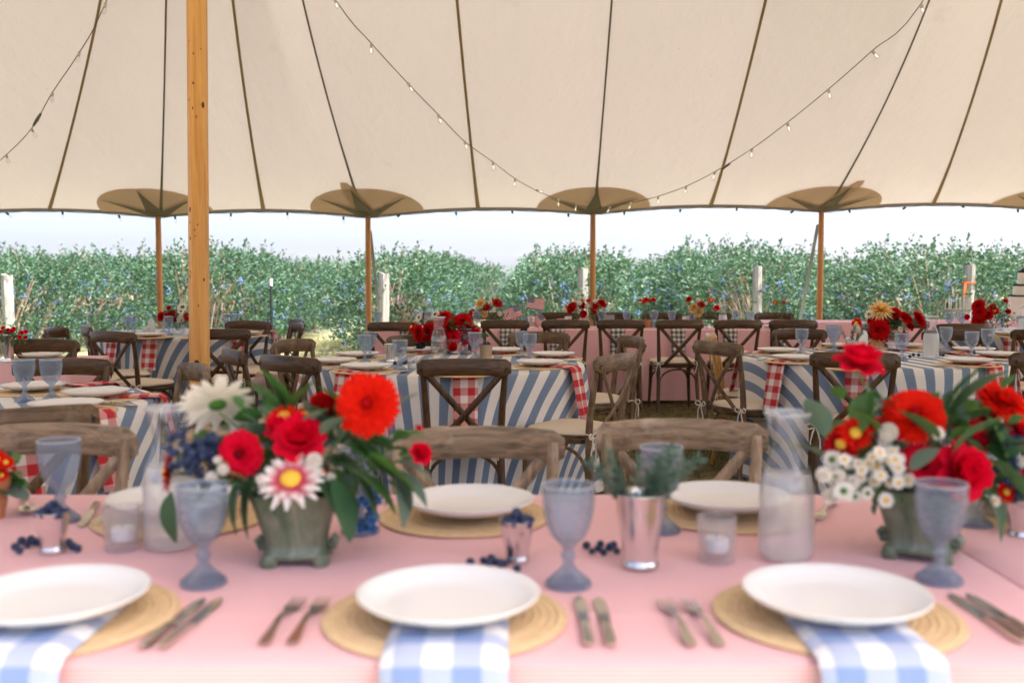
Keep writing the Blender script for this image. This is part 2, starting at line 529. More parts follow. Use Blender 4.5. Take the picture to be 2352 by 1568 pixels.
M['patch'] = fabric('patch', (0.64, 0.50, 0.36, 1), (0.52, 0.39, 0.26, 1), 0.42)  # doubled cream cloth; its dimmer see-through light is put into the tan
M['star'] = fabric('star', (0.22, 0.20, 0.145, 1), (0.10, 0.085, 0.055, 1), 0.15)
M['webbing'] = fabric('webbing', (0.40, 0.30, 0.16, 1), (0.22, 0.15, 0.07, 1), 0.2)
M['hem'] = fabric('hem', (0.30, 0.27, 0.23, 1), (0.12, 0.10, 0.08, 1), 0.2)
M['strap'] = simple('strap', (0.24, 0.27, 0.27), 0.8)
M['black_metal'] = simple('black_metal', (0.015, 0.025, 0.028), 0.45)
M['white_paint'] = simple('white_paint', (0.80, 0.80, 0.78), 0.6)
M['orange_tape'] = simple('orange_tape', (0.85, 0.20, 0.05), 0.6)
M['icing'] = simple('icing', (0.82, 0.77, 0.68), 0.6)
M['table_wood'] = simple('table_wood', (0.30, 0.22, 0.15), 0.7)

# ================================================================== the setting
def gz(y):
    if y < 36: return 0.0
    if y < 260: return -0.045 * (y - 36)
    return -0.045 * 224
def ground_mat():
    t = NT('meadow')
    co = t.n('ShaderNodeNewGeometry').outputs['Position']
    a = t.noise(co, 0.9, 6, 0.65)
    b = t.noise(co, 9, 5, 0.7)
    k = t.math('ADD', t.math('MULTIPLY', a, 0.55), t.math('MULTIPLY', b, 0.45))
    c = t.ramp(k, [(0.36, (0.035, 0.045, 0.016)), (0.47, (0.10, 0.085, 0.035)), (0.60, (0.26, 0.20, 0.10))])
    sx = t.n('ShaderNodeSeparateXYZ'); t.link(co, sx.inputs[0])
    # dried-out strip by the rows, coloured sunlit-pale; unseen near strip added for bounce light
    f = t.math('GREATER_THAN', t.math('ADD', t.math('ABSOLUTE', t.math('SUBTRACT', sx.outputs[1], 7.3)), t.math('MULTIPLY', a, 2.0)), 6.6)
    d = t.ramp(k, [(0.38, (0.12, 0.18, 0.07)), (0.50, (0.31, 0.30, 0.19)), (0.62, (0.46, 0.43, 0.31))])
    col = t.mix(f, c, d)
    return t.done(t.princ(col, 0.95, 0, t.bump(b, 0.7, 0.04), 0.1))
ys = [-30, -10, 0, 3, 6, 9, 12, 15, 18, 21, 24, 30, 36, 45, 70, 110, 160, 260, 500, 1500, 3000, 5600]
mb = MB()
vs, fs = [], []
for y in ys:
    for x in (-4600, -600, -60, -15, 0, 15, 60, 600, 4600):
        vs.append((x, y, gz(y)))
for j in range(len(ys) - 1):
    for i in range(8):
        a = j * 9 + i
        fs.append((a, a + 1, a + 10, a + 9))
structure('ground', mb.add(vs, fs).mesh('ground', ground_mat(), False))

def hill_mat():
    t = NT('hillside')
    a = t.noise(t.n('ShaderNodeNewGeometry').outputs['Position'], 0.004, 5)
    return t.done(t.princ(t.ramp(a, [(0.35, (0.03, 0.05, 0.035)), (0.65, (0.07, 0.085, 0.06))]), 1.0, 0, None, 0.0))
HM = hill_mat()
def hills(y0, hmax, seed, name):
    mb = MB()
    def fn(u, v):
        x = (u - 0.5) * y0 * 1.9
        n = 0.5 + 0.5 * mnoise.fractal(Vector((x / (y0 * 0.16) + seed, v * 0.6, seed)), 1.0, 2.0, 5)
        h = hmax * (0.35 + 0.75 * n) * sin(min(1, v * 1.2) * pi / 2) ** 0.8
        return (x, y0 + v * y0 * 0.18, -14 + h), (u, v)
    return structure(name, mb.grid(fn, 160, 10).mesh(name, HM))
hills(2500, 44, 3.1, 'hills')
hills(4000, 118, 8.4, 'hills')

# blades of grass under the tent (countless)
def blades(n, x0, x1, y0, y1, h0, h1, seed, name, mat):
    r = random.Random(seed)
    mb = MB(); vs, fs = [], []
    while len(fs) < n:
        x, y = r.uniform(x0, x1), r.uniform(y0, y1)
        if mnoise.noise(Vector((x * 1.3, y * 1.3, seed))) < -0.25 and r.random() < 0.7: continue
        for _ in range(3):
            xx, yy = x + r.gauss(0, .02), y + r.gauss(0, .02)
            a = r.uniform(0, 2 * pi); h = r.uniform(h0, h1); l = r.uniform(0.1, 1.1) * h
            wd = 0.0028; o = len(vs); b = r.uniform(0, 2 * pi)
            z = gz(yy)
            vs += [(xx - wd * cos(a), yy - wd * sin(a), z), (xx + wd * cos(a), yy + wd * sin(a), z), (xx + l * cos(b), yy + l * sin(b), z + h)]
            fs.append((o, o + 1, o + 2))
    return tag(ob(name, mb.add(vs, fs).mesh(name, mat, False), kind='stuff'), 'short dry grass growing under the tent', 'grass')
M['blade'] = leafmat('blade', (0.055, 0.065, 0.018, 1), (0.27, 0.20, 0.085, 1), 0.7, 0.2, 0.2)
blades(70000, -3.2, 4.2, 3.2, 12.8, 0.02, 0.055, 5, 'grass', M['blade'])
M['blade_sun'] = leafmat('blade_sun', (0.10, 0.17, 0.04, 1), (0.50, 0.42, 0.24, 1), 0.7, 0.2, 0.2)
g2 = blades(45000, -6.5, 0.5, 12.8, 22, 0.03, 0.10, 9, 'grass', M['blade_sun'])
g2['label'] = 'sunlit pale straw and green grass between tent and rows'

# ------------------------------------------------------------------ blueberry rows
def leaf_quad(vs, fs, p, d, nrm, L, W):
    s = d.cross(nrm)
    if s.length < 1e-6: s = d.orthogonal()
    s.normalize()
    o = len(vs)
    m = p + d * (L * 0.5) + nrm * (L * 0.06)
    vs += [tuple(p), tuple(m + s * W), tuple(p + d * L), tuple(m - s * W)]
    fs.append((o, o + 1, o + 2, o + 3))
def bush_kit(seed, h=1.5):
    r = random.Random(seed)
    lv, lf = [], []
    stems, berries = MB(), MB()
    for c in range(18):
        a = r.uniform(0, 2 * pi)
        b = Vector((r.gauss(0, .10), r.gauss(0, .14), 0))
        top = Vector((cos(a) * r.uniform(.15, .62), sin(a) * r.uniform(.2, .78), h * r.uniform(.55, 1.05)))
        mid = b.lerp(top, .5) + Vector((0, 0, .12))
        stems.tube([b, mid, top], [.014, .010, .004], 5)
    def spray(p, d, L, n):
        for k in range(n):
            t = (k + r.random()) / n
            q = p + d * (L * t) + Vector((r.gauss(0, .012), r.gauss(0, .012), r.gauss(0, .012)))
            dd = (d * 0.7 + Vector((r.uniform(-1, 1), r.uniform(-1, 1), r.uniform(-.5, .8)))).normalized()
            nn = Vector((r.uniform(-1, 1), r.uniform(-1, 1), r.uniform(0.0, 1.6))).normalized()
            leaf_quad(lv, lf, q, dd, nn, r.uniform(.042, .076), r.uniform(.013, .021))
    nz = lambda v: mnoise.noise(v * 2.1 + Vector((seed * 3.1, 0, 0)))
    k = 0
    while k < 560:
        x, y, z = r.uniform(-.82, .82), r.uniform(-.80, .80), r.uniform(.12, h)
        hw = .80 * (0.55 + 0.45 * sin(pi * min(1, max(0, (z - .0) / (h * 1.15)))))
        q = max(abs(x) / hw, abs(y) / .80, (z / h) ** 2 * 0.99)
        if q > 1 or (q < .62 and r.random() < .7): continue
        if nz(Vector((x, y, z))) < -0.04 and r.random() < .92: continue
        d = Vector((x * .8 + r.gauss(0, .4), y * .5 + r.gauss(0, .4), .35 + r.gauss(0, .45))).normalized()
        spray(Vector((x, y, z)), d, r.uniform(.10, .24), r.randint(6, 10))
        k += 1
        if r.random() < .10 and z < h * .82:
            cb = Vector((x, y, z)) + Vector((x, y, 0)).normalized() * .06
            for _ in range(r.randint(5, 10)):
                berries.sphere(cb + Vector((r.gauss(0, .022), r.gauss(0, .022), r.gauss(0, .030))), r.uniform(.009, .013), 5, 3)
    for _ in range(9):                                     # whippy shoots above the top
        p = Vector((r.uniform(-.6, .6), r.uniform(-.7, .7), h * .9))
        d = Vector((r.gauss(0, .25), r.gauss(0, .25), 1)).normalized()
        L = r.uniform(.2, .52)
        stems.tube([p, p + d * L], [.004, .002], 4)
        spray(p, d, L, r.randint(10, 22))
    fm = MB().add(lv, lf).mesh('bush_foliage', M['leaf_hedge'], False)
    return [('foliage', fm, []), ('stems', stems.mesh('bush_stems', M['bark']), []), ('berries', berries.mesh('bush_berries', M['field_berry']), [])]
BUSH = [bush_kit(s, h) for s, h in ((11, 1.42), (23, 1.56), (37, 1.48), (51, 1.64))]
ROWX = [-14.2, -11.1, -8.05, -4.95, -1.99, 1.12, 3.82, 7.0, 10.1, 13.2]
rr = random.Random(3)
rowname = ['of the outermost hedge row', 'of the row past the pale end post', 'of the row by the dark tripod',
           'of the row behind the thick pole', 'of the row by the steep grey strap', 'of the row behind the flags',
           'of the row behind the slim post', 'of the row with orange tape', 'of the row behind the cake', 'of the row past the cake']
def bush(X, y, rn, sx=1.0, hs=1.0):
    sc = rr.uniform(.95, 1.10)
    b = place(rr.choice(BUSH), 'blueberry_bush', 'leafy blueberry bush hung with pale blue fruit ' + rn, 'bush',
              (X + rr.uniform(-.08, .08), y, gz(y) - .01), rr.choice((0, pi)) + rr.uniform(-.2, .2), 'blueberry bushes ' + rn, (sc * 1.2 * sx, sc, sc * hs * rr.uniform(.94, 1.08)))
    for ch in b.children:
        if ch.name.startswith(('berries', 'stems')): ch['kind'] = 'stuff'
for i, X in enumerate(ROWX):
    n = 40 if i in (4, 5) else (11 if abs(X) < 8.5 else 8)
    for k in range(n):
        bush(X, 15.95 + k * (1.0 if k < 10 else 1.02) + rr.uniform(-.1, .1), rowname[i], 1.07 if i in (7, 8) else 1.0)
for k in range(5):
    bush(-2.0 + k * .75, 41 + .3 * k, 'of the hedge closing the grassy alley', 1.1, .72)
for X, y, hs in ((-1.10, 25.5, .95), (-.92, 29.5, .88), (-.75, 34, .80)):
    bush(X, y, 'straggling into the grassy alley', 1.0, hs)

def fence_post(u, vtop, label, wid, h=None, split=False):
    p = at_y(u, vtop, 15.25)
    mb = MB()
    mb.grid(lambda a, b: ((wid / 2 * (1 - .08 * b) * (1 if 0 else 1) * cos(2 * pi * a + pi / 4) * 1.25, wid / 2 * sin(2 * pi * a + pi / 4) * 1.25,
                           p.z * b), (a, b * p.z)), 8, 10)
    mb.add([(wid / 2 * 1.15 * cos(2 * pi * a / 8 + pi / 4), wid / 2 * 1.15 * sin(2 * pi * a / 8 + pi / 4), p.z + (.02 if a in (2, 3, 4) else -.01)) for a in range(8)], [tuple(range(8))])
    o = ob('fence_post', mb.mesh('fence_post', M['post_wood'], True, 30), None, (p.x, 15.25, 0), (0, radians(rr.uniform(-1.5, 1.5)), 0))
    return tag(o, label, 'post', 'weathered posts at the ends of the blueberry rows')
fence_post(18, 632, 'pale weathered end post of the row beside the dark tripod', .15)
fence_post(448, 632, 'pale weathered end post hidden behind the thick wooden pole', .14)
fence_post(878, 628, 'pale leaning end post beside a grey guy strap', .145)
fence_post(1338, 616, 'split grey end post behind the table with flags', .14)
fence_post(1742, 611, 'slim pale end post behind the long pink table', .125)
tp = fence_post(2222, 608, 'pale grey end post wrapped with orange tape', .15)
mb = MB()
mb.box((0, 0, 1.22), (.19, .19, .028)); mb.box((-.10, -.10, 1.11), (.035, .012, .22))
ob('tape', mb.mesh('tape', M['orange_tape'], False), tp)
# dark tripod stand with a white-tipped mast at the field edge
tr = at_y(622, 640, 13.9)
t = thing('tripod_stand', 'slim black tripod stand with a white tipped mast', 'stand', (tr.x, 13.9, 0))
ob('mast', MB().tube([(0, 0, .30), (0, 0, tr.z - .10)], .020, 8).mesh('mast', M['black_metal']), t)
ob('mast_tip', MB().tube([(0, 0, tr.z - .10), (0, 0, tr.z)], .024, 8).mesh('mast_tip', M['white_paint']), t)
ob('collar', MB().lathe([(.02, .50), (.045, .50), (.045, .56), (.02, .56)], 10).mesh('collar', M['black_metal']), t)
for k in range(3):
    a = 2 * pi * k / 3 + .4
    ob('leg', MB().tube([(0, 0, .54), (.45 * cos(a), .45 * sin(a), .015)], .014, 6).mesh('leg', M['black_metal']), t)

# ================================================================== the tent
EY, RY = 13.4, 7.3                      # far eave, ridge line
HWID = EY - RY
HNEAR = 6.35                            # unseen near slope, ending before the camera; depth shaped to shade the front table
POLE_U = [-155, 363, 845, 1362, 1887, 2402, 2920]
POLE_V = [492, 494, 495, 487, 482, 478, 474]
POLES = [at_y(u, v, EY) for u, v in zip(POLE_U, POLE_V)]
PEAKS = [-8.4, -2.3, 3.8, 9.9]
def eave_z(x):
    ps = POLES
    if x <= ps[0].x: z0 = ps[0].z; f = ((ps[0].x - x) / 3.05) % 1
    elif x >= ps[-1].x: z0 = ps[-1].z; f = ((x - ps[-1].x) / 3.05) % 1
    else:
        for a, b in zip(ps, ps[1:]):
            if a.x <= x <= b.x:
                f = (x - a.x) / (b.x - a.x); z0 = a.z + (b.z - a.z) * f
                break
    return z0 + .085 * sin(pi * f) ** 0.8
def roof_z(x, y):
    hw = HWID if y >= RY else HNEAR
    t = max(0, min(1, (hw - abs(y - RY)) / hw))
    d = min(abs(x - p) for p in PEAKS)
    pk = exp(-(d / 1.25)) * 1.25
    e = eave_z(x); base = 2.18
    return base + (e - base) * (1 - t) ** 7 + 2.12 * t + 0.15 * t * t + pk * t ** 3.2
def on_roof(u, v):
    d = ray(u, v)
    lo, hi = 6.0, EY - .001
    for k in range(60):
        m = (lo + hi) / 2
        p = CAMP + d * (m / d.y)
        if p.z > roof_z(p.x, p.y): hi = m
        else: lo = m
    return CAMP + d * (lo / d.y)
# seams: picture positions at the eave and at the top edge of the frame
SEAM = [(113, 237), (369, 394), (605, 547), (833, 697), (1098, 1050), (1366, 1405), (1632, 1757), (1898, 2127), (2143, 2287)]
seams = []
for a, b in SEAM:
    xe = at_y(a, 480, EY).x
    q = on_roof(b, 0)
    s = EY - q.y
    seams.append((xe, xe + (q.x - xe) * min(HWID / s, 1.45)))
first, last = seams[0], seams[-1]
seams = [(-13.5, -9.6), (-11.9, -9.0), (-10.6, -8.5), (-9.2, -8.1), (-7.75, -7.0 + .6)] + seams + [(7.2, 5.4), (8.7, 7.6), (10.2, 9.4), (11.7, 9.9), (13.3, 10.6)]
def seam_pt(sm, t, side=1, drop=0.0):
    x = sm[0] + (sm[1] - sm[0]) * t
    y = RY + side * (HWID if side > 0 else HNEAR) * (1 - t)
    return Vector((x, y, roof_z(x, y) - drop))
tent = thing('sailcloth_tent', 'large cream sailcloth tent with scalloped eave over all the tables', 'tent', (0, RY, 0))
def tob(name, me, parent=None, **k):
    o = ob(name, me, parent or tent, (0, -RY, 0) if parent is None else (0, 0, 0), **k); return o
for side in (1, -1):
    for a, b in zip(seams, seams[1:]):
        def fn(u, v):
            xa = seam_pt(a, v, side); xb = seam_pt(b, v, side)
            x = xa.x + (xb.x - xa.x) * u; y = xa.y
            sag = -.035 * sin(pi * u) * sin(pi * min(1, v * 1.0)) * 1.0
            return (x, y, roof_z(x, y) + sag * -0.6), (x, y)
        tob('roof_panel', MB().grid(fn, 18, 44).mesh('roof_panel', M['sail'], True, 0))
def strip(pts, wid, name, mat, sidev):
    mb = MB(); vs = []; fs = []
    for k, p in enumerate(pts):
        wv = wid[k] if isinstance(wid, list) else wid
        vs += [p - sidev * wv / 2, p + sidev * wv / 2]
        if k: fs.append((2 * k - 2, 2 * k - 1, 2 * k + 1, 2 * k))
    return mb.add(vs, fs).mesh(name, mat, True, 0)
for side in (1, -1):
    for k, sm in enumerate(seams):
        pts = [seam_pt(sm, t / 24, side, .020) for t in range(25)]
        strong = any(abs(sm[0] - p.x) < .30 for p in POLES)
        wd = [(.028 if not strong else .019) + .032 * (1 - t / 24) ** 6 for t in range(25)]
        tob('seam_webbing', strip(pts, wd, 'seam_webbing', M['star'] if strong else M['webbing'], Vector((1, 0, 0))))
# hem along the far eave
xs = [-13.5 + .15 * k for k in range(180)]
mb = MB(); vs, fs = [], []
for k, x in enumerate(xs):
    vs += [(x, EY, eave_z(x) + .003), (x, EY + .012, eave_z(x) - .045)]
    if k: fs.append((2 * k - 2, 2 * k - 1, 2 * k + 1, 2 * k))
tob('hem', mb.add(vs, fs).mesh('hem', M['hem'], True, 0))
mb = MB(); vs, fs = [], []
for k, x in enumerate(xs):
    vs += [(x, RY - HNEAR, eave_z(x) + .003), (x, RY - HNEAR - .012, eave_z(x) - .045)]
    if k: fs.append((2 * k - 2, 2 * k - 1, 2 * k + 1, 2 * k))
tob('hem', mb.add(vs, fs).mesh('hem', M['hem'], True, 0))
# reinforcement patches with three webbing spikes at each side pole
for i, P in enumerate(POLES):
    for side in ((1, -1) if 0 < i < 6 else (1,)):
        def rp(x, s, drop): 
            y = RY + side * ((HWID if side > 0 else HNEAR) - s)
            return Vector((x, y, roof_z(x, y) - drop))
        R = .755
        mb = MB()
        def fn(u, v):
            th = pi * u; r = R * v
            x = P.x + r * cos(th); s = r * sin(th) * 1.0
            return tuple(rp(x, s, .014)), (x, s)
        mb.grid(fn, 48, 14)
        pa = tob('reinforcement_patch', mb.mesh('reinforcement_patch', M['patch'], True, 0))
        lean = (0, 0, -.22, .0, .27, .1, 0)[i]
        for th, L, wd in ((pi / 2, .75, .27), (radians(144 if i != 2 else 140), .735, .17), (radians(36 if i != 2 else 42), .735, .17)):
            tipx, tips = P.x + L * cos(th) + (lean * .5 if th == pi / 2 else 0), L * sin(th)
            mb = MB(); n = 8; vs = []; fs = []
            dx, ds = tipx - P.x, tips
            ln = math.hypot(dx, ds); nx, ns_ = -ds / ln, dx / ln
            for k in range(n + 1):
                t = k / n
                ww = wd * (1 - t) ** 1.15 / 2 + .004
                for sg in (-1, 1):
                    vs.append(rp(P.x + dx * t + sg * nx * ww, max(.0, ds * t + sg * ns_ * ww), .036))
                if k: fs.append((2 * k - 2, 2 * k - 1, 2 * k + 1, 2 * k))
            tob('webbing_spike', mb.add(vs, fs).mesh('webbing_spike', M['star'], True, 0), pa)
        if lean and side == 1:                                   # tan sleeve running up beyond the patch
            mb = MB(); vs = []; fs = []
            for k in range(9):
                t = k / 8
                s = .93 * t; cx = P.x + lean * .75 * t; ww = (.155 - .085 * t) * (1 if k < 8 else .6)
                vs += [rp(cx - ww, s, .027), rp(cx + ww, s, .027)]
                if k: fs.append((2 * k - 2, 2 * k - 1, 2 * k + 1, 2 * k))
            tob('rope_sleeve', mb.add(vs, fs).mesh('rope_sleeve', M['patch'], True, 0), pa)
# side poles
pole_lab = ['thin wooden side pole past the potted red blooms', 'thin wooden side pole with a red and white bouquet at its foot', 'thin wooden side pole with a grey strap close beside it',
            'thin wooden side pole behind the red bouquet in a silver cup', 'thin wooden side pole with a slanting grey strap', 'thin wooden side pole behind the tiered cake', 'thin wooden side pole past the tiered cake']
for i, P in enumerate(POLES):
    o = thing('side_pole', pole_lab[i], 'pole', (P.x, EY, 0), 0, 'side poles along the eave')
    ob('shaft', MB().tube([(0, 0, 0), (0, 0, P.z * .5), (0, 0, P.z - .02)], [.037, .041, .036], 14).mesh('shaft', M['side_wood']), o)
    ob('ferrule', MB().tube([(0, 0, P.z - .03), (0, 0, P.z + .01)], .025, 10).mesh('ferrule', M['black_metal']), o)
# guy straps to stakes outside
for (u0, v0, u1, v1, lab) in ((850, 530, 874, 745, 'steep grey guy strap beside the leaning end post'), (1879, 515, 1838, 735, 'slanting grey guy strap by the slim orange side pole')):
    a = at_y(u0, v0, EY + .08)
    b = at_y(u1, v1, EY + 1.2)
    d = (b - a); b2 = a + d * (a.z / -d.z)
    mb = MB().tube([a, b2], .026, 6, sx=.15, up=(0, 1, 0.3))
    tag(ob('guy_strap', mb.mesh('guy_strap', M['strap'])), lab, 'strap', 'tent guy straps')
# centre poles
def centre_pole(base, top, lab):
    o = thing('centre_pole', lab, 'pole', (base.x, base.y, 0), 0, 'thick centre poles')
    d = top - base
    mb = MB()
    r = .073
    ring = [(pi / 8 + k * pi / 4) for k in range(8)]
    pts = []
    n = 12
    vs, fs, uvs = [], [], []
    for k in range(n + 1):
        c = d * (k / n)
        for a in ring:
            vs.append((c.x + r * cos(a) * 1.0, c.y + r * sin(a), c.z)); uvs.append((a, c.z))
        if k:
            for j in range(8):
                p = (k - 1) * 8 + j; q = (k - 1) * 8 + (j + 1) % 8
                fs.append((p, q, q + 8, p + 8))
    ob('shaft', mb.add(vs, fs, uvs).mesh('shaft', M['pole_wood'], True, 20), o)
    rk = random.Random(4)
    for k in range(26):
        z = rk.uniform(1.0, 4.3); a = -pi / 2 + rk.uniform(-.9, .9)
        c = d * (z / d.z)
        mb = MB().sphere((0, 0, 0), 1, 8, 4)
        s = rk.choice((.005, .006, .008, .014))
        ob('knot', mb.mesh('knot', M['knot']), o, (c.x + .0665 * cos(a), c.y + .0665 * sin(a), c.z), (0, 0, a), (.004, s, s * rk.uniform(1, 2.2)))
    # bolt hole
    c = d * (.62 / d.z)
    ob('bolt_hole', MB().sphere((0, 0, 0), 1, 10, 5).mesh('bolt_hole', M['bolt']), o, (c.x, c.y - .068, 0.67), (0, 0, 0), (.02, .006, .02))
    return o
b0 = at_y(459, 900, RY); b1 = at_y(452, 10, RY)
dv = (b1 - b0) / (b1.z - b0.z)
base = b0 - dv * b0.z
centre_pole(base, base + dv * 5.55, 'thick squared orange wooden pole with knots rising through the tent')
centre_pole(Vector((3.86, RY, 0)), Vector((3.86, RY, 5.55)), 'second thick wooden tent pole beside the yellow-topped bouquet table')

# ------------------------------------------------------------------ string lights
SOCK = MB().lathe([(0, .004), (.011, .004), (.013, -.004), (.0125, -.034), (.010, -.036), (0, -.036)], 10).mesh('socket', M['socket'])
SOCKD = MB().lathe([(0, .004), (.013, .004), (.015, -.004), (.0145, -.036), (.012, -.040), (0, -.040)], 10).mesh('socket_dark', M['socket_dark'])
BULB = MB().lathe([(.009, -.035), (.014, -.045), (.018, -.060), (.0185, -.072), (.015, -.085), (.008, -.092), (0, -.0945)], 12).mesh('bulb', M['clear'])
FIL = MB().lathe([(0, -.042), (.004, -.045), (.0055, -.06), (.0045, -.078), (0, -.082)], 8).mesh('filament', M['filament'])
def string_light(pts, bulbs, label, lit, rad=.0045, sock=None, seed=1):
    r = random.Random(seed)
    o = thing('string_light', label, 'string light', pts[0], 0, 'strings of festoon bulbs')
    org = Vector(pts[0])
    ob('cord', MB().tube([p - org for p in pts], rad, 6).mesh('cord', M['cord']), o)
    for b in bulbs:
        tilt = (r.gauss(0, .3), r.gauss(0, .4), 0)
        s = ob('socket', sock or SOCK, o, b - org, tilt)
        bl = ob('bulb', BULB, s)
        if lit: ob('filament', FIL, s)
    return o
def smooth(pts, n=5):
    out = []
    for i in range(len(pts) - 1):
        p0 = pts[max(0, i - 1)]; p1 = pts[i]; p2 = pts[i + 1]; p3 = pts[min(len(pts) - 1, i + 2)]
        for k in range(n):
            t = k / n
            out.append(0.5 * ((2 * p1) + (p2 - p0) * t + (2 * p0 - 5 * p1 + 4 * p2 - p3) * t * t + (3 * p1 - p0 - 3 * p2 + p3) * t ** 3))
    out.append(pts[-1])
    return out
PA = (-2.3 + .05, RY); P3 = (POLES[3].x, EY - .06); PB = (3.8, RY)
c1 = [on_plane(u, v, PA, P3) for u, v in ((768, -3), (853, 100), (937, 192), (1007, 264), (1067, 325), (1132, 372), (1184, 411), (1231, 437), (1281, 458), (1323, 470), (1358, 477))]
c1 = [Vector((PA[0], PA[1], 4.75))] + c1
string_light(smooth(c1), c1[1:-1], 'string of glowing bulbs from the thick orange pole to a side pole', True, seed=2)
c2 = [on_plane(u, v, PB, P3) for u, v in ((1366, 478), (1402, 475), (1450, 466), (1511, 451), (1576, 428), (1643, 394), (1727, 342), (1808, 282), (1903, 205), (2003, 117), (2115, 10))]
c2 = c2 + [Vector((PB[0], PB[1], 4.75))]
s2 = string_light(smooth(c2), c2[1:-1], 'string of bulbs rising from a side pole over the yellow-topped bouquet', True, seed=3)
q = on_plane(1660, 387, PB, P3) - Vector(c2[0])
q2 = on_plane(1676, 376, PB, P3) - Vector(c2[0])
ob('plug', MB().tube([q, q2], [.016, .012], 8).mesh('plug', M['cord']), s2)
PL = (POLES[0].x, EY - .06)
c3 = [on_plane(u, v, PA, PL) for u, v in ((242, 8), (182, 121), (120, 213), (72, 296), (14, 356), (-60, 420), (-120, 460))]
c3 = [Vector((PA[0], PA[1], 4.75))] + c3
s3 = string_light(smooth(c3), [c3[1], c3[2], c3[3], c3[4], c3[5], c3[6]], 'string of unlit bulbs from the thick pole past the potted red blooms', False, seed=4)
q = on_plane(93, 262, PA, PL) - Vector(c3[0]); q2 = on_plane(77, 288, PA, PL) - Vector(c3[0])
ob('plug', MB().tube([q, (q + q2) / 2, q2], [.012, .018, .012], 8).mesh('plug', M['cord']), s3)
ce = [Vector((x, EY - .03, eave_z(x) - .045 - (.012 if int(k) % 2 else 0))) for k, x in enumerate([-8.5 + .25 * k for k in range(70)])]
string_light(ce, [c for k, c in enumerate(ce) if k % 3 == 1], 'string of small dark socketed bulbs under the eave hem', False, .003, SOCKD, 5)

